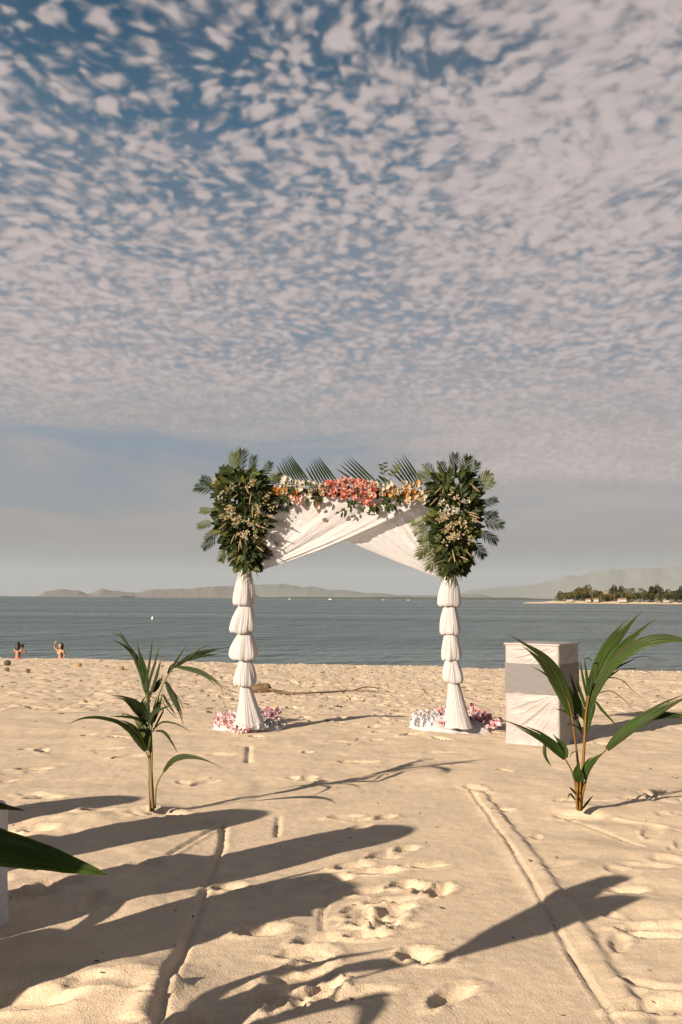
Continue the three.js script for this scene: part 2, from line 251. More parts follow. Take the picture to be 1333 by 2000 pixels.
// footprints: [px, py, turn, length, width, depth]
for (const [px, py, a, l, w, dp] of [[690, 1690, 0.5, 0.20, 0.10, 0.034], [735, 1700, 0.2, 0.24, 0.09, 0.026], [795, 1655, 0.9, 0.17, 0.10, 0.030], [760, 1672, 0.2, 0.12, 0.08, 0.018], [797, 1728, 0.4, 0.20, 0.11, 0.036], [862, 1738, 1.1, 0.21, 0.10, 0.034], [715, 1738, 0.5, 0.24, 0.09, 0.02], [700, 1770, 1.0, 0.22, 0.09, 0.016], [735, 1785, 0.3, 0.24, 0.10, 0.030], [780, 1805, 0.2, 0.2, 0.08, 0.014], [515, 1815, 0.5, 0.22, 0.13, 0.040], [445, 1730, 0.6, 0.16, 0.10, 0.034], [660, 1712, 0.4, 0.14, 0.10, 0.024], [815, 1860, 0.8, 0.16, 0.13, 0.042], [850, 1872, 0.3, 0.15, 0.08, 0.026], [885, 1938, 0.9, 0.24, 0.10, 0.034], [590, 1900, 0.6, 0.26, 0.15, 0.030], [620, 1935, 1.1, 0.24, 0.12, 0.03], [545, 1945, 0.3, 0.2, 0.12, 0.028], [700, 1935, 0.4, 0.26, 0.11, 0.028], [675, 1592, 0.4, 0.20, 0.10, 0.026], [720, 1598, 0.3, 0.24, 0.08, 0.02], [330, 1590, 0.2, 0.26, 0.12, 0.036], [195, 1590, 0.5, 0.22, 0.12, 0.028], [75, 1622, 0.4, 0.2, 0.11, 0.03], [210, 1935, 0.2, 0.3, 0.14, 0.03], [60, 1960, 0.1, 0.34, 0.14, 0.034], [120, 1725, 0.4, 0.24, 0.12, 0.03], [60, 1745, 0.4, 0.24, 0.12, 0.03], [1225, 1738, 0.1, 0.2, 0.1, 0.02], [985, 1580, 0.3, 0.16, 0.08, 0.024], [955, 1548, 0.4, 0.12, 0.07, 0.02], [1290, 1810, 0.0, 0.3, 0.12, 0.022], [1300, 1960, 0.2, 0.3, 0.12, 0.026], [420, 1990, 0.3, 0.24, 0.13, 0.03], [90, 1560, 0.3, 0.24, 0.12, 0.03], [700, 1488, 0.2, 0.32, 0.14, 0.03], [1135, 1596, 0.1, 0.3, 0.16, 0.022], [300, 1592, 0.1, 0.3, 0.18, 0.022], [1250, 1560, 0.3, 0.3, 0.12, 0.018], [860, 1470, 0.2, 0.3, 0.12, 0.02]]) { const [x, d] = gp(px, py); footprint(x, d, a, l, w, dp * 0.95); }
// a tread pattern of a sole
{ const [x0, d0] = gp(620, 1858); for (let k = 0; k < 7; k++) furrow([[x0 - 0.05 + k * 0.017, d0 - 0.04], [x0 - 0.02 + k * 0.017, d0 + 0.035]], 0.006, 0.006, 0.003); }
for (let k = 0; k < 20; k++) { const t = RF(), [x, d] = gp(lerp(700, 700, t) + 120 * Math.sin(t * 5) + (RF() - 0.5) * 150, lerp(1560, 1980, t)); footprint(x, d, 0.2 + RF(), 0.12 + 0.14 * RF(), 0.06 + 0.05 * RF(), 0.014 + 0.02 * RF(), 0.5); }
for (let k = 0; k < 60; k++) { const x = -3 + 8 * RF(), d = 6.6 + 4.6 * RF(); footprint(x, d, RF() * 3, 0.12 + 0.2 * RF(), 0.06 + 0.08 * RF(), 0.012 + 0.02 * RF()); }
for (let k = 0; k < 90; k++) { const x = 1.0 + 3 * RF(), d = 2.6 + 4 * RF(); footprint(x, d, RF() * 3, 0.1 + 0.2 * RF(), 0.05 + 0.08 * RF(), 0.006 + 0.012 * RF()); }
for (let k = 0; k < 34; k++) { const x = -3.2 + 2.5 * RF(), d = 2.5 + 6 * RF(); footprint(x, d, RF() * 3, 0.14 + 0.16 * RF(), 0.08 + 0.06 * RF(), 0.012 + 0.02 * RF()); }
for (let k = 0; k < 40; k++) { const x = -1.2 + 3.2 * RF(), d = 9.0 + 1.6 * RF(); footprint(x, d, RF() * 3, 0.12 + 0.18 * RF(), 0.06 + 0.08 * RF(), 0.02 + 0.02 * RF()); }
for (let k = 0; k < 2600; k++) { const d = 12.2 + 14.5 * Math.pow(RF(), 0.8), x = (RF() - 0.5) * d * 0.95; footprint(x, d, (RF() - 0.5) * 1.6, 0.14 + 0.20 * RF(), 0.08 + 0.09 * RF(), 0.018 + 0.045 * RF() * RF(), 0.3); }
// heaps at the foot of each sapling and of the plinth
for (const [px, py, r, hh] of [[297, 1586, 0.2, 0.03], [1132, 1584, 0.24, 0.035], [1050, 1466, 0.3, 0.02], [150, 1600, 0.35, 0.035], [230, 1930, 0.3, 0.04], [215, 1755, 0.25, 0.025], [640, 1660, 0.3, 0.01]]) { const [x, d] = gp(px, py); stampBox(x - r * 2, x + r * 2, d - r * 2, d + r * 2, (a, b, h) => h + hh * Math.exp(-((a - x) ** 2 + (b - d) ** 2) / (r * r) * 1.8) * (1 + 0.4 * noise(a * 7, b * 7))); }
function sandAt(x, z) { const i = clamp(lower(xs, x), 1, NX - 1), j = clamp(lower(ds, -z), 1, ND - 1), u = clamp((x - xs[i - 1]) / (xs[i] - xs[i - 1])), v = clamp((-z - ds[j - 1]) / (ds[j] - ds[j - 1])); return lerp(lerp(HT[(j - 1) * NX + i - 1], HT[(j - 1) * NX + i], u), lerp(HT[j * NX + i - 1], HT[j * NX + i], u), v); }
const onSand = (px, py) => { let p = ground(px, py); for (let k = 0; k < 6; k++) p = ground(px, py, sandAt(p.x, p.z)); return p; };
{ const pos = new Float32Array(NX * ND * 3), uv = new Float32Array(NX * ND * 2), idx = new Uint32Array((NX - 1) * (ND - 1) * 6); let q = 0;
  for (let j = 0; j < ND; j++) for (let i = 0; i < NX; i++) { const k = j * NX + i; pos.set([xs[i], HT[k], -ds[j]], k * 3); uv.set([xs[i], -ds[j]], k * 2); if (i && j) { const a = k - NX - 1, b = k - NX, c = k - 1; idx[q++] = a; idx[q++] = b; idx[q++] = k; idx[q++] = a; idx[q++] = k; idx[q++] = c; } }
  const g = new THREE.BufferGeometry(); g.setAttribute('position', new THREE.BufferAttribute(pos, 3)); g.setAttribute('uv', new THREE.BufferAttribute(uv, 2)); g.setIndex(new THREE.BufferAttribute(idx, 1)); g.computeVertexNormals();
  const m = struct('beach_sand', g, M.sand); m.userData.label = 'pale sandy beach with footprints and a smoothed aisle'; }

// sea
{ const rw = rng(21), waves = []; for (let k = 0; k < 46; k++) { const f = 5 + Math.floor(70 * Math.pow(rw(), 1.6)), a = (rw() - 0.5) * 2.0 + 1.1; waves.push([Math.round(f * Math.cos(a)), Math.round(f * Math.sin(a)), rw() * 6.28]); }
  const n = 1024, nm = tex(n, (u, v, o) => { let sx = 0, sy = 0; for (const [a, b, p] of waves) { const m = Math.hypot(a, b) || 1, c = Math.cos((a * u + b * v) * 6.2832 + p) * 0.062; sx += c * a / m; sy += c * b / m; } const l = Math.hypot(sx, sy, 1); o[0] = 0.5 - 0.5 * sx / l; o[1] = 0.5 - 0.5 * sy / l; o[2] = 0.5 + 0.5 / l; }, false, 1 / 34);
  const rm = tex(512, (u, v, o) => { const s = wrapNoise(u, v, 3) * 0.4 + 0.0; let t = 0; for (let k = 0; k < 3; k++) t += (lerp(noise(u * 2.2 * (k + 1) + 5 * k, v * 26 * (k + 1)), noise((u - 1) * 2.2 * (k + 1) + 5 * k, v * 26 * (k + 1)), u)) / (k + 1.5); o[0] = o[1] = o[2] = 0.6 + 0.3 * s + 0.5 * t; }, false, 1); rm.repeat.set(1 / 700, 1 / 900);
  M.sea = new THREE.MeshPhysicalMaterial({ name: 'sea water', color: rgb(0.056, 0.09, 0.089), roughness: 0.42, roughnessMap: rm, normalMap: nm, normalScale: new THREE.Vector2(1, 1), ior: 1.33 });
  const z = [-27, -60, -130, -300, -800, -2500, -8000, -42000], xw = [-36000, -4000, -600, -120, 0, 120, 600, 4000, 36000], pos = [], uv = [], idx = [];
  z.forEach((zz, j) => xw.forEach((xx, i) => { pos.push(xx, SEA, zz); uv.push(xx, zz); if (i && j) { const k = j * xw.length + i, a = k - xw.length - 1; idx.push(a, a + 1, k, a, k, k - 1); } }));
  const g = new THREE.BufferGeometry(); g.setAttribute('position', new THREE.Float32BufferAttribute(pos, 3)); g.setAttribute('uv', new THREE.Float32BufferAttribute(uv, 2)); g.setIndex(idx); g.computeVertexNormals();
  const m = struct('sea', g, M.sea); m.userData.label = 'grey-blue sea with light ripples reaching the horizon'; }

// ------------------------------------------------------------------ far land
function ridge(name, label, depth, profile, col, seed, thickness) { // profile: [px, height in photo pixels above the horizon]
  const hz = (px) => HORIZON + (px - W / 2) * 0.00785, n = 220, x0 = profile[0][0], x1 = profile[profile.length - 1][0];
  const height = (px) => { for (let k = 1; k < profile.length; k++) if (px <= profile[k][0]) return lerp(profile[k - 1][1], profile[k][1], smooth(profile[k - 1][0], profile[k][0], px)); return 0; };
  const g = gridGeo(n, 16, (u, v) => {
    const px = lerp(x0, x1, u), s = v * 2 - 1, e = clamp(1 - s * s), top = height(px) * depth / FOCAL, p = at(px, hz(px), depth + s * thickness);
    const rough = 1 + 0.16 * fbm(u * 16 + seed, v * 4, 4) - 0.12 * Math.abs(noise(u * 24 + seed, v * 2.5));
    return V(p.x, SEA - 1 + (top + 3) * Math.pow(e, 0.8) * rough, p.z);
  });
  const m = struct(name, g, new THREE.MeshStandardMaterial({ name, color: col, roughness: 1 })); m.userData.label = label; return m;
}
ridge('headland_hills', 'pale hazy hills along the horizon at the left', 15000, [[70, 0], [90, 10], [120, 14], [150, 12], [172, 6], [200, 16], [225, 11], [270, 9], [300, 15], [360, 17], [420, 22], [470, 19], [520, 0]], rgb(0.115, 0.102, 0.09), 3, 1200);  // hill and mountain colours lifted towards the sky, with some haze painted in
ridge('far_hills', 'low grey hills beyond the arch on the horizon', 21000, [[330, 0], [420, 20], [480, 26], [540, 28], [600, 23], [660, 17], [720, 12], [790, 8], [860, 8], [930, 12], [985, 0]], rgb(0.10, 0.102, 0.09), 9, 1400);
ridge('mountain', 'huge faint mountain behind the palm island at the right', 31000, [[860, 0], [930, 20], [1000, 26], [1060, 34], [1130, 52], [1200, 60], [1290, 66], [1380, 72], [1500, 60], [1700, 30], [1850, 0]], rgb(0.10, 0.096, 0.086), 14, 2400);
ridge('coast_strip', 'thin dark green strip of far coast on the horizon', 8000, [[470, 0], [520, 2], [600, 3.4], [700, 3.2], [760, 5], [830, 4], [900, 4.6], [1000, 5], [1080, 3], [1120, 0]], rgb(0.035, 0.05, 0.028), 30, 350);

// island with palms
const ISLE = 917;
{ const hz = 1174.5, prof = (u) => smooth(0, 0.03, u) * 0.25 + smooth(0.05, 0.16, u) * 0.75;
  const g = gridGeo(160, 18, (u, v) => { const px = lerp(1022, 1560, u), p = at(px, hz, ISLE + lerp(0, 70 * Math.max(0.05, prof(u)) + 5, v)), b = smooth(0, 0.22, v) * smooth(1, 0.8, v);
    return V(p.x, SEA - 0.4 + b * (1.0 + 3.0 * prof(u) * smooth(0.05, 0.5, v)) + 0.25 * b * fbm(u * 40, v * 6, 3), p.z); });
  const c = new Float32Array(g.attributes.position.count * 3); for (let k = 0; k < c.length / 3; k++) { const v = g.attributes.uv.getY(k), u = g.attributes.uv.getX(k), wet = smooth(0.17, 0.11, v + 0.03 * noise(u * 60, 1)); const a = [0.50, 0.42, 0.31], b = [0.13, 0.095, 0.05]; for (let q = 0; q < 3; q++) c[k * 3 + q] = lerp(a[q], b[q], wet); }
  g.setAttribute('color', new THREE.BufferAttribute(c, 3));
  const m = struct('island', g, new THREE.MeshStandardMaterial({ name: 'island sand', vertexColors: true, roughness: 1 })); m.userData.label = 'low sandy island with a brown tide line at the right'; }
{ const g = gridGeo(30, 10, (u, v) => { const p = at(lerp(1150, 1230, u), 1174, 1150 + v * 60), e = Math.sin(Math.PI * u) ** 0.6; return V(p.x, SEA + 15.5 * Math.sin(Math.PI * v) ** 0.7 * e * (1 + 0.1 * fbm(u * 6, v * 4, 3)), p.z); });
  const m = struct('pale_hill', g, new THREE.MeshStandardMaterial({ name: 'dry grass hill', color: rgb(0.19, 0.145, 0.11), roughness: 1 })); m.userData.label = 'bare pale hill showing in the gap between the island palms'; }
M.isleLeaf = foliage(0.085, 0.078, 0.024, { name: 'coconut frond far', transmission: 0.2, clearcoat: 0 });
M.isleTree = foliage(0.03, 0.036, 0.014, { name: 'broad tree far', clearcoat: 0 }); M.isleTreeOlive = foliage(0.085, 0.068, 0.02, { name: 'olive tree far', clearcoat: 0 }); M.isleTreeRed = foliage(0.15, 0.085, 0.04, { name: 'reddish bush far', clearcoat: 0 });
M.bark = new THREE.MeshStandardMaterial({ name: 'bark', color: rgb(0.20, 0.155, 0.11), roughness: 1 });
function palmCrownGeo(seed, n = 17, size = 4.2) {
  const r = rng(seed), list = [];
  size *= 1.3;
  for (let k = 0; k < n; k++) {
    const a = k / n * 6.283 * 3.1 + r() * 0.5, lift = lerp(1.2, -0.9, k / n) + 0.25 * r(), L = size * (0.8 + 0.3 * r()), dir = V(Math.cos(a), 0, Math.sin(a)), side = V(-dir.z, 0, dir.x), pos = [], idx = [];
    for (let s = 0; s < 9; s++) { const t0 = s / 9, spine = (t) => V(0, 0, 0).addScaledVector(dir, L * (t - 0.22 * t * t)).add(V(0, L * (lift * t * 0.75 - (0.75 + 0.25 * lift) * t * t), 0));
      const p = spine(t0), q = spine(t0 + 0.07), wdt = L * 0.28 * Math.sin(Math.PI * (0.12 + 0.83 * t0));
      for (const sd of [-1, 1]) { const b = pos.length / 3, tip = spine(Math.min(1, t0 + 0.16)).addScaledVector(side, sd * wdt).add(V(0, -wdt * 0.5, 0)); pos.push(p.x, p.y, p.z, q.x, q.y, q.z, tip.x, tip.y, tip.z); idx.push(b, b + 1, b + 2); } }
    const g = new THREE.BufferGeometry(); g.setAttribute('position', new THREE.Float32BufferAttribute(pos, 3)); g.setIndex(idx); g.computeVertexNormals(); list.push(g);
  }
  return merge(list);
}
function treeCrownGeo(seed, rx, ry, n) {
  const r = rng(seed), pos = [], lobes = []; for (let k = 0; k < 9; k++) lobes.push([(r() - 0.5) * 1.5, (r() - 0.35) * 0.9, (r() - 0.5) * 1.3, 0.3 + 0.32 * r()]);
  for (let k = 0; k < n; k++) { const l = lobes[Math.floor(r() * 9)], a = r() * 6.283, c = r() * 2 - 1, s = Math.sqrt(1 - c * c), q = l[3] * (0.72 + 0.32 * r()), p = V((l[0] + q * s * Math.cos(a)) * rx, (l[1] + q * c) * ry, (l[2] + q * s * Math.sin(a)) * rx);
    const e = 0.075 * rx + 0.05 * rx * r(), A = V(r() - 0.5, r() - 0.5, r() - 0.5).normalize(), B = V(r() - 0.5, r() - 0.5, r() - 0.5).cross(A).normalize(); for (const [u, v] of [[-1, -0.5], [1, -0.5], [0, 1]]) pos.push(p.x + e * (A.x * u + B.x * v), p.y + e * (A.y * u + B.y * v), p.z + e * (A.z * u + B.z * v)); }
  const g = new THREE.BufferGeometry(); g.setAttribute('position', new THREE.Float32BufferAttribute(pos, 3)); g.computeVertexNormals(); return g;
}
{ const crowns = [1, 2, 3, 4].map((s) => palmCrownGeo(s)), trees = [1, 2, 3].map((s) => treeCrownGeo(s, 6, 5, 900)), r = rng(9), hz = 1174.5;
  // coconut palms: [px of the trunk, photo pixels of its top above the tide line, metres behind the shore, dark]
  const palms = [[1091, 17, 14, 0], [1098, 22, 18, 1], [1104, 20, 12, 0], [1111, 24, 20, 0], [1116, 25, 16, 1], [1124, 24, 12, 0], [1131, 22, 22, 0], [1146, 30, 12, 0], [1151, 33, 20, 1], [1158, 27, 12, 0], [1164, 30, 22, 1], [1175, 20, 10, 0], [1182, 22, 14, 0], [1201, 24, 12, 0], [1207, 27, 18, 0], [1214, 26, 12, 0], [1222, 33, 22, 1], [1229, 27, 12, 0], [1233, 34, 22, 1], [1240, 22, 10, 0], [1247, 26, 18, 0], [1253, 34, 22, 0], [1256, 24, 11, 0], [1262, 27, 13, 0], [1271, 24, 14, 0], [1285, 18, 6, 0], [1297, 22, 14, 1], [1305, 25, 18, 1], [1313, 26, 14, 0], [1325, 24, 14, 1], [1340, 26, 16, 0], [1355, 28, 14, 0], [1372, 25, 14, 1]];
  const where = ['at the tip of the sandy spit', 'behind the first beach palm of the spit', 'third in from the tip of the spit', 'over the small pale shelter near the spit', 'left of the olive crown near the spit', 'in front of the olive crown, left side', 'under the olive crown', 'before the middle of the olive crown', 'rising highest out of the olive crown', 'at the right foot of the olive crown', 'left of the pale hill gap', 'beside the white hut, left of the gap', 'below the gap with the pale hill', 'beside the reddish bush', 'right of the reddish bush', 'behind the long pale hut', 'tall behind the long pale hut', 'over the right end of the long pale hut', 'tallest between hut and domed tree', 'yellowish and low on the beach front', 'second left of the domed dark tree', 'tall spiky one left of the domed dark tree', 'low one before the domed dark tree', 'directly left of the domed dark tree', 'in front of the domed dark tree', 'short, alone on the sand before the domed tree', 'just right of the domed dark tree', 'midway between the domed tree and the frame edge', 'pale one before the last dark tree', 'by the last dark tree at the frame edge', 'first beyond the right frame edge', 'second beyond the right frame edge', 'third beyond the right frame edge'];
  palms.forEach(([px, top, back, dark], i) => {
    const p = at(px, hz, ISLE + 8 + back), y0 = SEA + 1.6, H = Math.max(5, (top - 5) / FOCAL * (ISLE + back) + 3.25 - 4.2), t = thing('coconut_palm', `coconut palm on the far island, ${where[i]}`, 'palm tree', V(p.x, y0, p.z), 'coconut palms on the island');
    const lean = V((r() - 0.5) * 0.2 * H, 0, (r() - 0.5) * 0.1 * H), topP = V(lean.x, H, lean.z);
    part('trunk', tube([V(0, -1, 0), V(lean.x * 0.3, H * 0.5, lean.z * 0.3), topP], (u) => 0.26 - 0.1 * u, 6, 5), M.bark, t);
    const c = part('crown', crowns[i % 4], M.isleLeaf, t); c.position.copy(topP); c.rotation.y = r() * 6.28; c.scale.setScalar(0.8 + 0.3 * r());
  });
  const broad = [[1130, 26, 22, 1.0, 1, 'olive spreading tree behind the palms near the tip of the spit'], [1143, 31, 26, 1.15, 1, 'olive domed tree, tallest of the left half of the island'], [1170, 22, 28, 0.8, 0, 'dark tree left of the gap on the island'], [1200, 31, 28, 0.9, 0, 'dark tree at the right side of the pale hill gap'], [1213, 30, 30, 0.8, 0, 'dark rounded tree behind the long pale hut'], [1193, 17, 16, 0.6, 2, 'reddish brown bush in the middle of the island'], [1187, 14, 18, 0.55, 0, 'dark low bush left of the reddish bush'], [1262, 22, 30, 0.8, 0, 'dark low tree left of the domed tree'], [1275, 33, 30, 0.85, 0, 'left half of the domed dark tree crown'], [1286, 33, 30, 0.85, 0, 'domed dark tree standing over the island'], [1302, 24, 26, 0.8, 0, 'green tree between the domed tree and the frame edge'], [1318, 24, 26, 0.85, 0, 'green tree second from the right frame edge'], [1332, 30, 30, 0.9, 0, 'last dark tree at the right frame edge'], [1112, 17, 24, 0.7, 0, 'dark undergrowth tree behind the palms at the spit'], [1150, 15, 20, 0.75, 0, 'dark low tree under the olive crown'], [1226, 17, 24, 0.8, 0, 'dark low tree behind the long pale hut'], [1245, 17, 24, 0.8, 0, 'low green tree behind the yellowish beach palm'], [1350, 26, 30, 1, 0, 'dark tree beyond the right frame edge']];
  for (let k = 0; k < 26; k++) { const px = 1089 + k * 11 + r() * 5, top = 12 + 7 * r(); broad.push([px, top, 6 + 22 * r(), 0.5 + 0.25 * r(), k % 5 === 2 ? 1 : 0, `low dense bush of the island undergrowth, ${['first', 'second', 'third', 'fourth', 'fifth', 'sixth', 'seventh', 'eighth', 'ninth', 'tenth', 'eleventh', 'twelfth', 'thirteenth', 'fourteenth', 'fifteenth', 'sixteenth', 'seventeenth', 'eighteenth', 'nineteenth', 'twentieth', 'twenty-first', 'twenty-second', 'twenty-third', 'twenty-fourth', 'twenty-fifth', 'twenty-sixth'][k]} from the spit`]); }
  broad.forEach(([px, top, back, s, kind, label], i) => {
    const p = at(px, hz, ISLE + 10 + back), y0 = SEA + 1.6, H = (top - 5) / FOCAL * (ISLE + back) + 3.25, t = thing('island_tree', label, 'tree', V(p.x, y0, p.z), 'broad trees on the island');
    part('trunk', tube([V(0, -1, 0), V(0.3, H * 0.4, 0), V(0, H * 0.75, 0)], (u) => 0.5 - 0.3 * u, 5, 6), M.bark, t);
    const c = part('crown', trees[i % 3], kind === 1 ? M.isleTreeOlive : kind === 2 ? M.isleTreeRed : M.isleTree, t); c.position.y = H * 0.58; c.scale.set(s, H * 0.46 / 5, s); c.rotation.y = r() * 6;
  });
  const hutM = new THREE.MeshStandardMaterial({ name: 'pale hut wall', color: rgb(0.33, 0.29, 0.25), roughness: 0.9 }), roofM = new THREE.MeshStandardMaterial({ name: 'hut roof', color: rgb(0.16, 0.10, 0.07), roughness: 0.9 });
  for (const [px, w, h, roofed, label] of [[1165, 4, 2.4, 1, 'small white hut among the island palms left of the gap'], [1216, 7.5, 2.6, 1, 'long pale hut with brown roof in the middle of the island'], [1113, 5, 1.6, 0, 'small pale shelter near the tip of the sandy spit'], [1150, 4, 2, 1, 'small hut with brown roof under the olive tree'], [1302, 5, 1.8, 0, 'low pale shed near the right end of the island']]) {
    const p = at(px, hz, ISLE + 15), t = thing('beach_hut', label, 'hut', V(p.x, SEA + 2.0, p.z), 'huts on the island');
    part('wall', new THREE.BoxGeometry(w, h, 3).translate(0, h / 2, 0), hutM, t);
    const s = new THREE.Shape([new THREE.Vector2(-w / 2 - 0.4, 0), new THREE.Vector2(w / 2 + 0.4, 0), new THREE.Vector2(w / 2 - 0.6, roofed ? 1.2 : 0.3), new THREE.Vector2(-w / 2 + 0.6, roofed ? 1.2 : 0.3)]);
    part('roof', new THREE.ExtrudeGeometry(s, { depth: 3.8, bevelEnabled: false }).translate(0, h + 0.01, -1.9), roofed ? roofM : hutM, t);
  } }
// things on the water far out
{ const dark = new THREE.MeshStandardMaterial({ name: 'dark hull', color: rgb(0.03, 0.03, 0.032), roughness: 0.8 }), white = new THREE.MeshStandardMaterial({ name: 'white paint', color: rgb(0.55, 0.52, 0.48), roughness: 0.5 });
  const hull = (L, B, H) => { const s = new THREE.Shape(); s.moveTo(-L / 2, 0); s.lineTo(L * 0.36, 0); s.quadraticCurveTo(L * 0.46, H * 0.4, L / 2, H); s.lineTo(-L / 2 - L * 0.02, H * 0.85); s.closePath(); return new THREE.ExtrudeGeometry(s, { depth: B, bevelEnabled: true, bevelSize: 0.1 * B, bevelThickness: 0.1 * B, bevelSegments: 2 }).translate(0, 0, -B / 2); };
  const p = at(250, 1166.2, 4200), b = thing('barge', 'long dark barge on the horizon in front of the left hills', 'barge', V(p.x, SEA, p.z));
  part('hull', hull(54, 12, 5), dark, b); part('deckhouse', new RoundedBoxGeometry(16, 3, 8, 2, 0.3).translate(-8, 6.2, 0), dark, b); part('mast', new THREE.CylinderGeometry(0.3, 0.4, 4, 6).translate(-10, 9.6, 0), dark, b);
  for (const [px, L, label] of [[566, 6, 'tiny white boat on the horizon between the arch posts, leftmost'], [645, 9, 'larger white boat on the horizon at the middle of the arch'], [749, 5, 'tiny white boat on the horizon right of the middle of the arch'], [798, 6, 'small white boat on the horizon near the right arch post'], [497, 5, 'tiny white sail beside the left arch post']]) {
    const q = at(px, 1172, 2600), t = thing('white_boat', label, 'boat', V(q.x, SEA, q.z), 'white boats on the horizon');
    part('hull', hull(L, L * 0.3, L * 0.14), white, t); part('cabin', new RoundedBoxGeometry(L * 0.4, L * 0.16, L * 0.22, 2, 0.1).translate(-L * 0.05, L * 0.2, 0), white, t); part('mast', new THREE.CylinderGeometry(0.12, 0.18, L * 0.5, 6).translate(0, L * 0.45, 0), white, t);
  }
  const q = at(298, 1211.5, 147), t = thing('buoy', 'small white buoy floating left of the arch', 'buoy', V(q.x, SEA, q.z));
  part('float', new THREE.SphereGeometry(0.2, 16, 12).translate(0, 0.12, 0), white, t); part('collar', new THREE.CylinderGeometry(0.06, 0.08, 0.12, 10).translate(0, 0.36, 0), white, t); }

// ------------------------------------------------------------------ people by the water
function body(bones, res, size, centre) {                   // bones: [ax, ay, az, ra, bx, by, bz, rb]
  const mc = new MarchingCubes(res, new THREE.MeshStandardMaterial(), false, false, 60000), half = size / 2; mc.isolation = 0;
  for (let k = 0; k < res; k++) for (let j = 0; j < res; j++) for (let i = 0; i < res; i++) {
    const x = (i - res / 2) / (res / 2) * half + centre[0], y = (j - res / 2) / (res / 2) * half + centre[1], z = (k - res / 2) / (res / 2) * half + centre[2]; let s = 0;
    for (const [ax, ay, az, ra, bx, by, bz, rb] of bones) { const dx = bx - ax, dy = by - ay, dz = bz - az, t = clamp(((x - ax) * dx + (y - ay) * dy + (z - az) * dz) / (dx * dx + dy * dy + dz * dz + 1e-9)); const d = Math.hypot(x - ax - dx * t, y - ay - dy * t, z - az - dz * t) - lerp(ra, rb, t); s += Math.exp(-d * 55); }
    mc.field[i + j * res + k * res * res] = clamp(Math.log(s + 1e-30) / 55, -0.5, 0.5);
  }
  mc.update();
  const g = new THREE.BufferGeometry(); g.setAttribute('position', new THREE.BufferAttribute(mc.positionArray.slice(0, mc.count * 3), 3));
  g.scale(half, half, half); g.translate(...centre); const m = mergeVertices(g, 1e-4); m.computeVertexNormals(); return m;
}
const legs = [[-0.09, 0.9, 0, 0.095, -0.1, 0.48, 0.01, 0.058], [-0.1, 0.48, 0.01, 0.055, -0.11, 0.09, 0.03, 0.035], [-0.11, 0.05, 0.03, 0.035, -0.12, 0.035, -0.13, 0.026], [0.09, 0.9, 0, 0.095, 0.1, 0.48, 0.0, 0.058], [0.1, 0.48, 0, 0.055, 0.11, 0.09, 0.03, 0.035], [0.11, 0.05, 0.03, 0.035, 0.12, 0.035, -0.13, 0.026]];
const trunk = [[-0.07, 0.93, 0, 0.1, 0.07, 0.93, 0, 0.1], [0, 0.95, 0, 0.11, 0, 1.12, 0, 0.1], [0, 1.12, 0, 0.095, 0, 1.28, 0, 0.12], [-0.1, 1.35, 0, 0.075, 0.1, 1.35, 0, 0.075], [0, 1.38, 0, 0.055, 0, 1.5, -0.01, 0.048], [0, 1.56, -0.02, 0.085, 0, 1.64, -0.01, 0.092], [0, 1.53, -0.07, 0.04, 0, 1.56, -0.1, 0.02]];
const hand = (x, y, z, ax, ay, az) => [[x, y, z, 0.03, x + ax * 0.07, y + ay * 0.07, z + az * 0.07, 0.032], ...[-1.5, -0.5, 0.5, 1.5].map((k) => [x + ax * 0.07 + k * 0.018, y + ay * 0.07, z + az * 0.07, 0.011, x + ax * (0.15 - Math.abs(k) * 0.012) + k * 0.022, y + ay * (0.15 - Math.abs(k) * 0.012), z + az * 0.14, 0.008]), [x - 0.03, y + ay * 0.03, z, 0.013, x - 0.06, y + ay * 0.08, z + az * 0.05, 0.009]];
const skin = new THREE.MeshStandardMaterial({ name: 'tanned skin', color: rgb(0.26, 0.125, 0.07), roughness: 0.6 }), hairM = new THREE.MeshStandardMaterial({ name: 'dark hair', color: rgb(0.012, 0.009, 0.007), roughness: 0.6 });
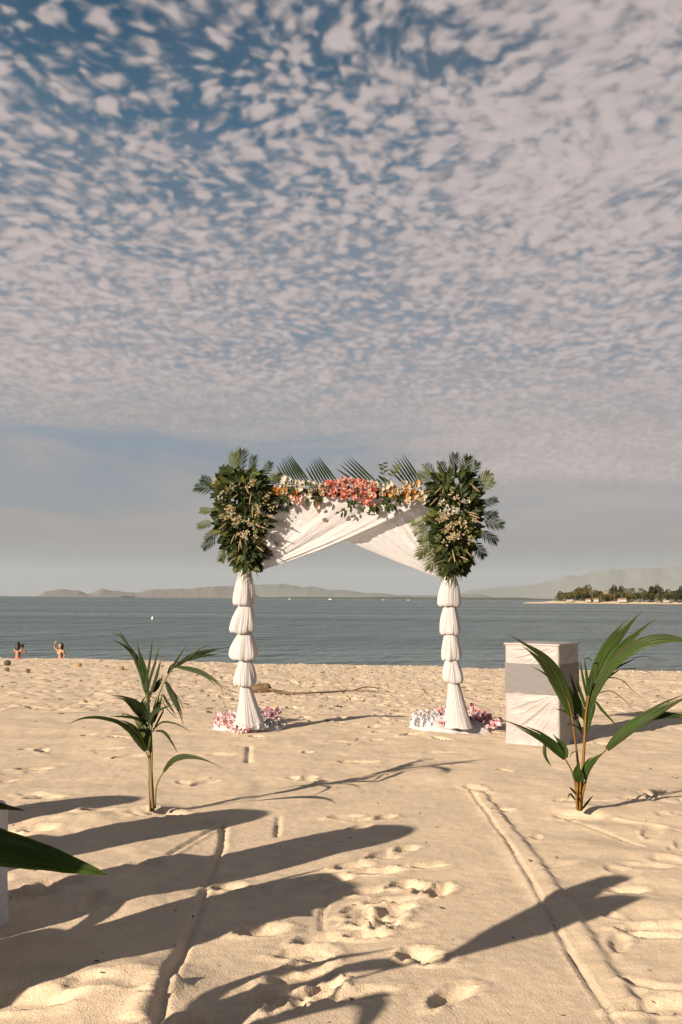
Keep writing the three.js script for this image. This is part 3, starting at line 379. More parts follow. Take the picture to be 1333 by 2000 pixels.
{ const p = at(36, 1250, 45), foot = p.y - 1.74;            // back to us, both hands holding a camera to the face
  const t = thing('person', 'person in red swim bottoms seen from behind, raising a camera by the water', 'person', V(p.x, foot, -45)); t.rotation.y = -0.35; t.scale.setScalar(0.94);
  const arms = [[-0.19, 1.36, 0, 0.058, -0.27, 1.22, -0.16, 0.042], [-0.27, 1.22, -0.16, 0.04, -0.08, 1.5, -0.25, 0.028], [0.19, 1.36, 0, 0.058, 0.34, 1.26, -0.1, 0.042], [0.34, 1.26, -0.1, 0.04, 0.12, 1.53, -0.22, 0.028], ...hand(-0.08, 1.5, -0.25, 0.3, 0.8, -0.2), ...hand(0.12, 1.53, -0.22, -0.3, 0.8, -0.2)];
  part('body', body([...trunk, ...legs, ...arms], 100, 1.9, [0, 0.88, -0.05]), skin, t);
  part('hair', body([[0, 1.66, 0.0, 0.1, 0, 1.6, 0.03, 0.105], [0, 1.58, 0.05, 0.09, 0, 1.42, 0.08, 0.07], [-0.05, 1.5, 0.06, 0.06, -0.06, 1.4, 0.08, 0.04], [0.05, 1.5, 0.06, 0.06, 0.07, 1.38, 0.07, 0.04]], 40, 0.6, [0, 1.55, 0.03]), hairM, t);
  part('swim_bottoms', body([[-0.07, 0.93, 0.0, 0.108, 0.07, 0.93, 0, 0.108], [-0.08, 0.87, 0.0, 0.1, 0.08, 0.87, 0.0, 0.1], [0, 0.98, 0, 0.118, 0, 0.9, 0, 0.1]], 32, 0.6, [0, 0.9, 0]), new THREE.MeshStandardMaterial({ name: 'red swimwear', color: rgb(0.42, 0.03, 0.015), roughness: 0.7 }), t);
  const cam = thing('camera', 'small black camera held up by the person in red swim bottoms', 'camera', V(0, 0, 0)); const cp = t.localToWorld.bind(t); t.updateMatrixWorld(true); cam.position.copy(cp(V(0.04, 1.58, -0.22))); cam.rotation.y = -0.35;
  const black = new THREE.MeshStandardMaterial({ name: 'black plastic', color: rgb(0.015, 0.015, 0.015), roughness: 0.5 }); part('camera_body', new RoundedBoxGeometry(0.13, 0.08, 0.05, 2, 0.012), black, cam); part('lens', new THREE.CylinderGeometry(0.032, 0.036, 0.07, 16).rotateX(Math.PI / 2).translate(0, 0, -0.06), black, cam); }
{ const p = at(119, 1256, 46), foot = p.y - 1.62;           // turned half towards us, one arm lifted over the head
  const t = thing('person', 'person with dark hair lifting one arm overhead, second from the left by the water', 'person', V(p.x, foot, -46)); t.rotation.y = 2.6; t.scale.setScalar(0.93);
  const arms = [[0.19, 1.36, 0, 0.055, 0.36, 1.5, -0.05, 0.04], [0.36, 1.5, -0.05, 0.038, 0.27, 1.73, -0.1, 0.027], [-0.19, 1.36, 0, 0.055, -0.26, 1.12, 0.04, 0.04], [-0.26, 1.12, 0.04, 0.038, -0.2, 0.93, -0.1, 0.027], ...hand(0.27, 1.73, -0.1, -0.5, 0.7, 0), ...hand(-0.2, 0.93, -0.1, 0.2, -0.8, -0.2)];
  part('body', body([...trunk, ...legs, ...arms], 100, 1.95, [0.03, 0.9, -0.03]), skin, t);
  part('hair', body([[0, 1.66, 0.02, 0.1, 0, 1.6, 0.05, 0.1], [0, 1.58, 0.06, 0.085, 0, 1.43, 0.09, 0.06]], 40, 0.6, [0, 1.55, 0.03]), hairM, t);
  const suit = new THREE.MeshStandardMaterial({ name: 'tan swimwear', color: rgb(0.33, 0.2, 0.13), roughness: 0.7 });
  part('bikini_top', body([[-0.07, 1.25, -0.08, 0.062, 0.07, 1.25, -0.08, 0.062], [-0.1, 1.25, 0, 0.05, 0.1, 1.25, 0, 0.05]], 28, 0.5, [0, 1.25, -0.03]), suit, t); part('swim_bottoms', body([[-0.07, 0.92, 0, 0.107, 0.07, 0.92, 0, 0.107], [0, 0.88, 0, 0.11, 0, 0.84, 0, 0.09]], 28, 0.6, [0, 0.9, 0]), suit, t); }

// ------------------------------------------------------------------ the arch
const AD = 9.54, PXM = FOCAL / AD;                           // its distance, photo pixels per metre there
const A = (px, py, dz = 0) => at(px, py, AD + dz);
const arch = thing('wedding_arch', 'white draped wedding arch standing on the beach', 'wedding arch', V(0, 0, 0));
const postL = [A(487, 1428), A(483, 1300), A(476, 1130), A(487, 950)], postR = [A(893, 1426), A(884, 1290), A(879, 1130), A(880, 955)];
part('post', tube(postL, 0.024, 12, 8), M.wood, arch); part('post', tube(postR, 0.024, 12, 8), M.wood, arch);
part('beam', tube([A(470, 962, 0), A(680, 966, 0), A(905, 966, 0)], 0.026, 10, 8), M.wood, arch);
function tier(cx0, y0, w0, cx1, y1, w1, seed, skirt) {      // a gathered tier of cloth: narrow tie above, full hem below, folded back in
  const r = rng(seed), k1 = 5 + Math.floor(r() * 3), k2 = 11 + Math.floor(r() * 4), p1 = r() * 6, p2 = r() * 6, p3 = r() * 6;
  return gridGeo(150, 38, (u, v) => {
    const a = u * Math.PI * 2, fold = v > 0.74 && !skirt ? (v - 0.74) / 0.26 : 0, vv = skirt ? v : Math.min(1, v / 0.74), body_ = skirt ? Math.pow(vv, 1.2) : Math.pow(Math.sin(vv * Math.PI * 0.5), 1.15);
    let rad = lerp(w0 * 0.82, w1, body_) / 2 / PXM, y = lerp(y0, y1 - (skirt ? 0 : 7), vv) + (fold ? 8 * Math.sin(Math.min(1, fold * 1.6) * Math.PI / 2) - 12 * smooth(0.6, 1, fold) : 0);
    rad *= 1 - 0.55 * Math.pow(fold, 1.8);
    const ca = Math.cos(a), sa = Math.sin(a), irregular = (f, o) => noise(ca * f + o + seed, sa * f + vv * 0.7), pl = 0.25 + 0.75 * vv;
    rad *= 1 + pl * (0.16 * irregular(1.1, 3) + 0.11 * irregular(2.6, 9)) + 0.10 * (1 - 0.5 * vv) * (0.5 - Math.abs(irregular(5.5, 1))) * 0.9 + 0.05 * irregular(11, 4) * (1 - 0.4 * vv) + 0.022 * irregular(19, 8);
    y += (4.5 * irregular(0.9, 5) + 2.0 * irregular(2.4, 7)) * vv * (skirt ? 0.5 : 1);
    const c = A(lerp(cx0, cx1, vv), y); return V(c.x + rad * Math.cos(a), c.y, c.z + rad * 0.92 * Math.sin(a));
  }, true);
}
const tiersL = [[480, 1108, 22, 476, 1181, 43], [482, 1172, 22, 474, 1234, 49], [480, 1228, 22, 476, 1287, 51], [480, 1281, 22, 479, 1337, 44]], tiersR = [[880, 1118, 24, 879, 1183, 44], [879, 1176, 24, 879, 1237, 41], [880, 1230, 24, 882, 1288, 37], [882, 1281, 22, 886, 1331, 40]];
tiersL.forEach((t, i) => part('fabric_tier', tier(...t, 40 + i, false), M.lace, arch)); tiersR.forEach((t, i) => part('fabric_tier', tier(...t, 60 + i, false), M.lace, arch));
part('fabric_skirt', tier(479, 1330, 21, 490, 1422, 62, 71, true), M.lace, arch); part('fabric_skirt', tier(886, 1325, 23, 896, 1420, 56, 72, true), M.lace, arch);
// the two crossing drapes, gathered at one post and opening along the beam
function drape(topA, topB, gather, sag, zTop, zEnd, seed, bulge) {
  return gridGeo(90, 70, (u, v) => {                        // u across the cloth: 0 hangs highest, 1 is the lower hem; v from beam to gather
    const t = lerp(topA[0], topB[0], u), ty = lerp(topA[1], topB[1], u), gx = gather[0] + 7 * (u - 0.5), gy = gather[1] + 12 * (u - 0.5);
    const dip = sag * Math.sin(Math.PI * v) * (0.25 + 0.75 * u), f = Math.sin(Math.PI * Math.min(1, v * 1.02));
    const wave = Math.sin(u * 52 + 2 * noise(u * 5 + seed, v * 1.4)) * 0.006 * (0.3 + 0.7 * v) + Math.sin(u * 21 + seed + v) * 0.009 * (0.4 + 0.6 * v) * (0.4 + 0.6 * f) + 0.03 * noise(u * 3.1 + seed, v * 2.2) * f + 0.004 * noise(u * 40, v * 9);
    const hem = u > 0.93 ? (u - 0.93) / 0.07 : 0;           // the lower edge is rolled
    const p = A(lerp(t, gx, v), lerp(ty, gy, Math.pow(v, 1.0)) + dip, lerp(zTop, zEnd, v) - bulge * f * (0.3 + 0.7 * u) - wave - 0.022 * Math.sin(hem * Math.PI) * (1 - v * 0.5));
    return p;
  });
}
const dB = part('drape', drape([850, 962], [528, 985], [868, 1128], 6, 0.03, 0.02, 5, 0.02), M.gauze, scene); tag(dB, 'white sheer drape behind, running from the beam down to the right post', 'drape');
const dA = part('drape', drape([505, 962], [834, 982], [493, 1112], 10, -0.05, -0.02, 2, 0.05), M.gauze, scene); tag(dA, 'white sheer drape in front, crossing from upper right down to the left post', 'drape');

// ------------------------------------------------------------------ leaves and flowers (shared shapes)
function leafGeo(len, wid, fold, bend, cut = 0.35) {         // along +y, face to +z, one blade folded along its rib
  return gridGeo(2, 6, (u, v) => { const s = u * 2 - 1, w = wid / 2 * Math.pow(Math.sin(Math.PI * Math.pow(clamp(v, 0.02, 0.985), 0.5 + cut)), 0.8); return V(s * w, len * v, Math.abs(s) * w * fold - bend * v * v * len); });
}
const leafShapes = [leafGeo(1, 0.46, 0.35, 0.25), leafGeo(1, 0.54, 0.5, 0.05), leafGeo(1, 0.40, 0.3, 0.45), leafGeo(1, 0.5, 0.6, -0.15)];
function flowerGeo(seed, petals, cup, wid, ruffle = 0.12) {  // radius 1, facing +z
  const r = rng(seed), l = [];
  for (let k = 0; k < petals; k++) { const a = k / petals * 6.283 + 0.3 * r(), c = cup * (0.7 + 0.6 * r()), L = 0.85 + 0.3 * r();
    const g = gridGeo(2, 3, (u, v) => { const s = u * 2 - 1, w = wid * Math.sin(Math.PI * (0.15 + 0.72 * v)); const y = v * L * Math.cos(c * v), z = v * L * Math.sin(c * v) + Math.abs(s) * w * 0.3 + ruffle * s * (v > 0.6 ? 1 : 0) * (r() - 0.3); return V(s * w, y, z); }); g.rotateZ(a); l.push(g); }
  return merge(l);
}
const flowers = [flowerGeo(1, 5, 0.7, 0.42), flowerGeo(2, 6, 0.9, 0.38), flowerGeo(3, 5, 0.5, 0.46), flowerGeo(4, 7, 1.0, 0.36)];
const ruffles = [5, 6, 7].map((s) => { const l = []; for (let k = 0; k < 3; k++) { const g = flowerGeo(s * 9 + k, 5, 0.5 + 0.4 * k, 0.5, 0.5); g.scale(1 - 0.2 * k, 1 - 0.2 * k, 1); g.rotateZ(k); l.push(g); } return merge(l); });
function sprayGeo(seed, n) { const r = rng(seed), l = []; for (let k = 0; k < n; k++) { const g = flowerGeo(seed * 30 + k, 4, 0.9, 0.4); const s = 0.16 + 0.1 * r(); g.scale(s, s, s); g.rotateX((r() - 0.5) * 1.6); g.rotateY((r() - 0.5) * 1.6); g.translate((r() - 0.5) * 0.9, r() * 1.5 - 0.2, (r() - 0.3) * 0.5); l.push(g); } return merge(l); }
const sprays = [sprayGeo(1, 11), sprayGeo(2, 12), sprayGeo(3, 10)];
function frondGeo(len, n, wid, droop, spread, seed) {        // along +y: rib and blades
  const r = rng(seed), pos = [], idx = [], spine = (t) => V(0.05 * len * Math.sin(t * 2 + seed), len * t * (1 - 0.12 * droop * t), -droop * len * t * t * 0.5);
  for (let k = 0; k < n; k++) for (const sd of [-1, 1]) {
    const t = 0.12 + 0.86 * (k + 0.3 * r()) / n, p = spine(t), ang = spread * (1 - 0.55 * t) + 0.1 * r(), L = len * (0.42 * Math.sin(Math.PI * (0.2 + 0.72 * t)) + 0.08) * (0.85 + 0.3 * r()), dir = V(sd * Math.sin(ang), Math.cos(ang), -0.18 + 0.2 * r()), b = pos.length / 3, w = wid;
    const nrm = V(0.3 * sd, 0, 1), sv = nrm.clone().cross(dir).normalize().multiplyScalar(w / 2), m = p.clone().addScaledVector(dir, L * 0.55).add(V(0, 0, -0.02 * L)), q = p.clone().addScaledVector(dir, L).add(V(0, 0, -0.22 * L));
    for (const v of [p.clone().addScaledVector(sv, -0.6), p.clone().addScaledVector(sv, 0.6), m.clone().sub(sv), m.clone().add(sv), q]) pos.push(v.x, v.y, v.z); idx.push(b, b + 1, b + 3, b, b + 3, b + 2, b + 2, b + 3, b + 4);
  }
  const g = new THREE.BufferGeometry(); g.setAttribute('position', new THREE.Float32BufferAttribute(pos, 3)); g.setIndex(idx); g.computeVertexNormals();
  return merge([g, tube([0, 0.33, 0.66, 1].map(spine), (u) => 0.005 * (1.1 - u), 6, 4)]);
}
const fronds = [frondGeo(0.36, 13, 0.016, 0.5, 0.95, 1), frondGeo(0.34, 12, 0.016, 0.9, 0.8, 2), frondGeo(0.40, 14, 0.015, 0.3, 0.75, 3)];
const Q = new THREE.Quaternion(), MX = new THREE.Matrix4();
function orient(o, dir, face, roll = 0) {                   // +y along dir, +z as near to face as can be
  const y = dir.clone().normalize(), z = face.clone().addScaledVector(y, -face.dot(y)).normalize(), x = y.clone().cross(z); MX.makeBasis(x, y, z); o.quaternion.setFromRotationMatrix(MX); if (roll) o.rotateY(roll);
}
const TOWARDS = V(0, 0.1, 1);

// ------------------------------------------------------------------ leafy clusters on the corners
function cluster(name, label, cx, cy, outline, seed, frondList, creamSpots, tailX) {
  const t = thing(name, label, 'flower arrangement', A(cx, cy, -0.05)), r = rng(seed), O = t.position, local = (px, py, dz = 0) => A(px, py, dz).sub(O);
  const half = (py) => { for (let k = 1; k < outline.length; k++) if (py <= outline[k][0]) { const s = (py - outline[k - 1][0]) / (outline[k][0] - outline[k - 1][0]); return [lerp(outline[k - 1][1], outline[k][1], s), lerp(outline[k - 1][2], outline[k][2], s)]; } return [cx, cx]; };
  const y0 = outline[0][0], y1 = outline[outline.length - 1][0];
  // the bundle of stems tied to the post
  const core = gridGeo(20, 14, (u, v) => { const py = lerp(y0 + 14, y1 - 4, v), [a, b] = half(py), rad = (b - a) / 2 * 0.14 / PXM * Math.sin(Math.PI * clamp(v, 0.06, 0.96)) ** 0.5, m = local((a + b) / 2, py, 0), g = u * 6.283; return V(m.x + rad * Math.cos(g) * (1 + 0.2 * noise(g * 2, v * 6)), m.y, m.z + rad * 0.5 * Math.sin(g)); }, true);
  part('stem_bundle', core, M.stalk, t);
  for (const [px, py, ang, sc, mat] of frondList) { const f = part('palm_frond', fronds[Math.floor(r() * 3)], mat ? M.palmMid : M.palmDark, t); f.position.copy(local(px, py, -0.04 - 0.10 * r())); const a = ang * Math.PI / 180; orient(f, V(Math.sin(a), Math.cos(a), (r() - 0.3) * 0.5), V((r() - 0.5) * 0.6, 0.2, 1)); f.scale.setScalar(sc * 0.6 * (0.9 + 0.2 * r())); }
  for (let k = 0; k < 300; k++) {
    const py = lerp(y0 + 6, y1 - 8, Math.pow(r(), 0.92)), [a, b] = half(py), s = Math.sign(r() - 0.5) * Math.pow(r(), 0.9), px = (a + b) / 2 + s * (b - a) / 2 * 0.92, bul = Math.sqrt(Math.max(0, 1 - s * s)), z = -(0.04 + 0.20 * bul * (0.55 + 0.5 * r()));
    const l = part('leaf', leafShapes[Math.floor(r() * 4)], r() < 0.4 ? M.leafDark : r() < 0.66 ? M.leafMid : M.leafPale, t); l.position.copy(local(px, py, z));
    const outw = V(s * 1.1 + (r() - 0.5) * 0.9, -(py - (y0 + y1) / 2) / (y1 - y0) * 1.6 + (r() - 0.5) * 1.4, 0.25 + 0.7 * r()); orient(l, outw, V((r() - 0.5) * 1.2, 0.5 * r(), 1), (r() - 0.5) * 1.2); l.scale.setScalar(0.064 + 0.052 * r());
  }
  // the leaves behind, past the three hundred that show
  const rear = [[], []]; for (let k = 0; k < 420; k++) { const py = lerp(y0 + 8, y1 - 6, r()), [a, b] = half(py), s = (r() * 2 - 1) * 0.95, o = new THREE.Object3D(); o.position.copy(local((a + b) / 2 + s * (b - a) / 2 * 0.9, py, 0.06 - 0.18 * r() * Math.sqrt(1 - s * s))); orient(o, V(s + (r() - 0.5) * 1.4, (r() - 0.5) * 2, 0.5 * (r() - 0.5)), V((r() - 0.5) * 1.2, 0.6 * r(), 1), (r() - 0.5)); o.scale.setScalar(0.075 + 0.05 * r()); o.updateMatrix(); rear[k % 2].push(leafShapes[k % 4].clone().applyMatrix4(o.matrix)); }
  rear.forEach((l, k) => { part('leaves', merge(l), k ? M.leafMid : M.leafDark, t).userData.kind = 'stuff'; });
  for (const [px, py, n, white] of creamSpots) for (let k = 0; k < n; k++) { const f = part('blossom_spray', sprays[Math.floor(r() * 3)], white ? M.ivory : r() < 0.6 ? M.buff : M.cream, t); const [a, b] = half(py), s = clamp((px - (a + b) / 2) / ((b - a) / 2 + 1), -0.95, 0.95); f.position.copy(local(px + (r() - 0.5) * 16, py + (r() - 0.5) * 14, -(0.10 + 0.19 * Math.sqrt(1 - s * s)))); orient(f, V((r() - 0.5), 0.3 - r(), 0.8), TOWARDS, r()); f.scale.setScalar(0.044 + 0.026 * r()); }
  for (let k = 0; k < 18; k++) { const py = lerp(y0 + 20, y1 - 20, r()), [a, b] = half(py), s = (r() - 0.5) * 1.8, px = (a + b) / 2 + s * (b - a) / 2, o = local(px, py, -(0.1 + 0.18 * Math.sqrt(Math.max(0, 1 - s * s)))), d = V(s * 0.6 + (r() - 0.5) * 0.5, -0.6 + r() * 0.5, 0.3).normalize().multiplyScalar(0.09 + 0.06 * r()); part('dry_bract', tube([o, o.clone().addScaledVector(d, 0.5), o.clone().add(d)], (u) => 0.003 + 0.0035 * Math.sin(Math.PI * u), 6, 5), M.tan, t); }
  // long blades hanging at the bottom over the post
  for (let k = 0; k < 16; k++) { const p = local(tailX + (r() - 0.5) * 26, y1 - 22 + r() * 10, -0.06 - 0.08 * r()), q = p.clone().add(V((r() - 0.5) * 0.16, -0.12 - 0.10 * r(), 0.02)), s = V(0.006, 0, 0.002); const g = gridGeo(1, 4, (u, v) => p.clone().lerp(q, v).addScaledVector(s, (u * 2 - 1) * (1 - v * v)).add(V(0, 0, 0.03 * Math.sin(v * 3)))); part('blade', g, k % 3 ? M.palmMid : M.leafPale, t); }
  return t;
}
cluster('corner_arrangement', 'leafy green arrangement with cream blossoms on the left corner of the arch', 474, 1015, [[916, 452, 490], [935, 432, 512], [960, 420, 530], [1000, 420, 533], [1035, 426, 527], [1065, 440, 516], [1090, 458, 506], [1112, 472, 498]], 301,
  [[462, 925, 18, 1.15, 1], [455, 930, 4, 1.0, 1], [440, 935, -22, 0.8, 0], [425, 950, -62, 0.95, 0], [420, 958, -78, 0.9, 0], [418, 1000, -80, 0.75, 1], [420, 1020, -100, 0.7, 1], [425, 1050, -128, 0.85, 0], [440, 1070, -160, 0.8, 1], [512, 930, 28, 0.8, 0], [520, 945, 55, 0.9, 1], [535, 955, 80, 0.8, 1], [535, 990, 95, 0.7, 0], [532, 1015, 108, 0.7, 0], [528, 1040, 135, 0.8, 0], [515, 1065, 150, 0.85, 0], [500, 1085, 160, 0.8, 0], [485, 1085, 178, 0.8, 1], [470, 1085, 196, 0.7, 1], [490, 925, 10, 0.7, 0], [432, 1035, -120, 0.8, 0]],
  [[434, 970, 2, 1], [420, 942, 2, 0], [448, 952, 3, 0], [486, 946, 3, 0], [505, 996, 4, 0], [465, 1022, 4, 0], [480, 1042, 5, 0], [500, 1050, 2, 0], [445, 992, 3, 0], [523, 1012, 3, 1], [528, 985, 3, 0], [460, 1000, 2, 0], [440, 1010, 2, 0], [490, 1020, 3, 0], [520, 960, 2, 0]], 484);
cluster('corner_arrangement', 'leafy green arrangement with cream blossoms on the right corner of the arch', 886, 1015, [[918, 862, 908], [940, 848, 925], [965, 838, 936], [1000, 838, 938], [1035, 844, 932], [1065, 852, 922], [1095, 862, 908], [1122, 872, 894]], 402,
  [[850, 940, -20, 0.9, 1], [845, 945, -48, 0.8, 1], [868, 935, -5, 0.9, 0], [885, 930, 6, 0.95, 0], [900, 930, 20, 1.0, 0], [912, 935, 30, 1.0, 0], [925, 950, 45, 1.0, 1], [930, 955, 62, 0.9, 1], [940, 985, 75, 0.7, 0], [940, 1005, 86, 0.8, 0], [942, 1015, 102, 0.95, 0], [935, 1035, 122, 0.9, 0], [925, 1055, 140, 0.9, 0], [910, 1075, 155, 0.95, 0], [895, 1085, 165, 0.85, 0], [840, 1010, -105, 0.8, 1], [838, 1025, -122, 0.8, 1], [846, 1050, -140, 0.95, 1], [855, 1065, -160, 1.0, 1], [868, 1080, -172, 1.0, 1], [880, 1090, 176, 0.9, 1], [842, 1040, -130, 0.8, 1]],
  [[868, 995, 4, 1], [872, 1010, 4, 0], [890, 1000, 3, 1], [880, 1030, 5, 0], [900, 1020, 4, 0], [888, 1048, 5, 0], [905, 1035, 2, 0], [862, 1015, 3, 0], [895, 975, 2, 0], [915, 970, 2, 0], [882, 960, 2, 0], [860, 985, 1, 1], [925, 1010, 2, 0], [910, 1055, 2, 0], [870, 1055, 2, 0]], 880);

// ------------------------------------------------------------------ garland along the beam
{ const t = thing('flower_garland', 'garland of coral, cream and orange flowers with palm fans along the arch beam', 'flower garland', A(680, 962, -0.05)), O = t.position, r = rng(55), local = (px, py, dz = 0) => A(px, py, dz).sub(O);
  const bloom = (name, px, py, size, mat, geo) => { const f = part(name, geo ?? flowers[Math.floor(r() * 4)], mat, t); f.position.copy(local(px, py, -(0.09 + 0.06 * r()))); orient(f, V((r() - 0.5) * 0.9, 1, (r() - 0.5) * 0.7), V((r() - 0.5) * 1.1 - 0.1, 0.25 + (r() - 0.5) * 0.8, 1), 0); f.scale.setScalar(size * (0.85 + 0.3 * r())); };
  const band = (x0, x1, y0, y1, n, f) => { for (let k = 0; k < n; k++) f(lerp(x0, x1, r()), lerp(y0, y1, r())); };
  part('moss_roll', tube([local(520, 964, -0.03), local(680, 962, -0.03), local(850, 966, -0.03)], (u) => 0.042 + 0.008 * Math.sin(u * 40), 40, 8), M.leafMid, t);
  band(632, 734, 941, 974, 74, (x, y) => bloom('coral_flower', x, y - 4 * Math.sin((x - 632) / 32), 0.034, r() < 0.72 ? M.coral : M.coralPale, r() < 0.6 ? ruffles[Math.floor(r() * 3)] : undefined));
  for (let k = 0; k < 14; k++) { const s = k / 14; bloom('coral_flower', 700 + 36 * s + (r() - 0.5) * 8, 972 + 22 * s + (r() - 0.5) * 6, 0.026, M.coral); }
  for (const [x, y] of [[622, 984], [624, 990], [618, 979], [688, 973], [690, 978], [621, 1007]]) bloom('coral_flower', x, y, 0.026, M.coralPale);
  band(545, 634, 942, 966, 46, (x, y) => bloom('cream_flower', x, y, 0.032, r() < 0.5 ? M.cream : M.ivory));
  for (const [x, y] of [[557, 935], [562, 937], [554, 941], [560, 942], [548, 949], [575, 943], [604, 975], [603, 980], [606, 970]]) bloom('cream_flower', x, y, 0.036, M.ivory);
  band(530, 580, 954, 968, 24, (x, y) => bloom('orange_flower', x, y, 0.03, M.orange)); band(575, 640, 950, 966, 14, (x, y) => bloom('orange_flower', x, y, 0.022, M.apricot));
  band(565, 590, 970, 984, 12, (x, y) => bloom('coral_flower', x, y, 0.026, M.coralPale));
  band(716, 824, 942, 966, 62, (x, y) => bloom('cream_flower', x, y, 0.031, r() < 0.55 ? M.cream : r() < 0.5 ? M.apricot : M.ivory)); band(745, 812, 952, 974, 30, (x, y) => bloom('orange_flower', x, y, 0.028, r() < 0.6 ? M.apricot : M.orange)); band(790, 836, 962, 982, 24, (x, y) => bloom('cream_flower', x, y, 0.028, M.cream));
  const leaf = (px, py, ang, s, mat) => { const l = part('leaf', leafShapes[Math.floor(r() * 4)], mat, t), a = ang * Math.PI / 180; l.position.copy(local(px, py, -0.12 - 0.05 * r())); orient(l, V(Math.sin(a), Math.cos(a), 0.15), V((r() - 0.5) * 0.7, 0.3, 1)); l.scale.setScalar(s); };
  for (const [x0, x1, y0, y1, n] of [[545, 575, 966, 984, 14], [600, 634, 968, 978, 12], [670, 700, 976, 996, 12], [735, 770, 968, 992, 20], [716, 740, 984, 996, 10], [590, 640, 940, 950, 6], [700, 706, 952, 962, 5], [770, 800, 966, 978, 8], [560, 585, 946, 955, 7]]) for (let k = 0; k < n; k++) leaf(lerp(x0, x1, r()), lerp(y0, y1, r()), 90 + r() * 180, 0.045 + 0.03 * r(), r() < 0.6 ? M.leafMid : M.leafDark);
  for (const [x, y, a, s] of [[670, 1000, 200, 0.055], [664, 1000, 250, 0.05], [675, 993, 240, 0.06], [700, 984, 90, 0.05], [702, 992, 120, 0.055], [715, 992, 265, 0.05], [728, 990, 170, 0.05], [738, 998, 160, 0.045], [698, 960, 150, 0.06], [700, 966, 140, 0.055]]) leaf(x, y, a, s, M.leafMid);
  // slender sprigs above the beam
  for (const [bx, by, tx, ty, pale] of [[752, 938, 748, 906, 0], [760, 938, 778, 912, 1]]) { const a = local(bx, by, -0.03), b = local(tx, ty, -0.03); part('sprig_stem', tube([a, a.clone().lerp(b, 0.5).add(V(0.01, 0, 0)), b], 0.0022, 6, 4), M.stalk, t); for (let k = 0; k < 6; k++) { const s = 0.35 + 0.13 * k; leaf(lerp(bx, tx, s), lerp(by, ty, s), (k % 2 ? 60 : -55) + (r() - 0.5) * 30, 0.05, pale ? M.leafPale : M.leafMid); } }
  // fans of stiff palm blades: [base from, base to, tip from, tip to, blades]
  for (const [a, b, c, d, n, dark] of [[[560, 944], [606, 942], [543, 912], [571, 894], 9, 1], [[616, 944], [660, 942], [598, 914], [627, 898], 8, 1], [[700, 944], [738, 944], [661, 918], [690, 897], 6, 0], [[790, 946], [826, 944], [762, 918], [792, 892], 7, 1], [[540, 944], [566, 946], [522, 930], [540, 928], 5, 1], [[745, 944], [765, 944], [735, 935], [742, 930], 3, 1]]) {
    const l = []; for (let k = 0; k < n; k++) { const s = k / (n - 1), p = local(lerp(a[0], b[0], s), lerp(a[1], b[1], s), -0.02 + 0.01 * (k % 2)), e = 1.06 + 0.1 * r(), q = local(lerp(a[0], b[0], s) + (lerp(c[0], d[0], Math.pow(s, 0.85)) - lerp(a[0], b[0], s)) * e, lerp(a[1], b[1], s) + (lerp(c[1], d[1], Math.pow(s, 0.8)) - lerp(a[1], b[1], s)) * e - 3 * Math.sin(s * 3.14), -0.02 + 0.05 * (r() - 0.5)), dir = q.clone().sub(p), sv = V(-dir.y, dir.x, 0.5 * dir.length() * (r() - 0.5)).normalize().multiplyScalar(0.0098);
      l.push(gridGeo(2, 5, (u, v) => { const w = Math.sin(Math.PI * (0.18 + 0.8 * v)); return p.clone().lerp(q, v).addScaledVector(sv, (u * 2 - 1) * w).add(V(0, 0, Math.abs(u * 2 - 1) * 0.004)); })); }
    l.push(tube([local(a[0], a[1] + 3, -0.02), local((a[0] + b[0]) / 2, (a[1] + b[1]) / 2 + 2, -0.02), local(b[0], b[1], -0.02)], 0.006, 5, 5)); const f = part('palm_fan', merge(l), M.palmDark, t); f.castShadow = true;
  } }

// ------------------------------------------------------------------ tulle and petals round each post foot
function footRing(label, cx, cy, rx, zones, seed, bump) {
  const base = onSand(cx, cy), t = thing('petal_wreath', label, 'flower wreath', base), r = rng(seed), R = rx / PXM;
  part('tulle_base', gridGeo(90, 22, (u, v) => { const a = u * 6.2832, e = 1 + 0.16 * noise(Math.cos(a) * 1.6 + seed, Math.sin(a) * 1.6) + 0.10 * noise(Math.cos(a) * 5 + seed, Math.sin(a) * 5), rad = R * (0.12 + 0.88 * v) * e, y = (0.055 + bump * smooth(0.4, -0.9, Math.cos(a))) * Math.pow(1 - v, 0.45) * 1.1 + 0.03 * noise(Math.cos(a) * 7 + seed, Math.sin(a) * 7 + v * 2) * Math.sin(Math.PI * v) + 0.02 * noise(a * 3 + seed, v * 5) * Math.sin(Math.PI * v) + 0.010 * smooth(1, 0.9, v), x = rad * Math.cos(a), z = rad * 0.72 * Math.sin(a); return V(x, sandAt(base.x + x, base.z + z) - base.y + y, z); }, true), M.tulle, t);
  for (const [name, mats, px, py, sx, sy, n, size, hgt] of zones) for (let k = 0; k < n * 1.5; k++) {
    const g = r() * 6.283, q = Math.sqrt(r()), p = onSand(px + sx * q * Math.cos(g), py + sy * q * Math.sin(g)); const f = part(name, r() < 0.65 ? ruffles[Math.floor(r() * 3)] : flowers[Math.floor(r() * 4)], mats[Math.floor(r() * mats.length)], t);
    f.position.copy(p).sub(base).add(V(0, 0.025 + hgt * r(), 0)); orient(f, V((r() - 0.5) * 1.4, 0.8, (r() - 0.5)), V((r() - 0.5) * 1.4, 0.8 * r(), 1), 0); f.scale.setScalar(size * 0.74 * (0.6 + 0.7 * r()));
  }
}
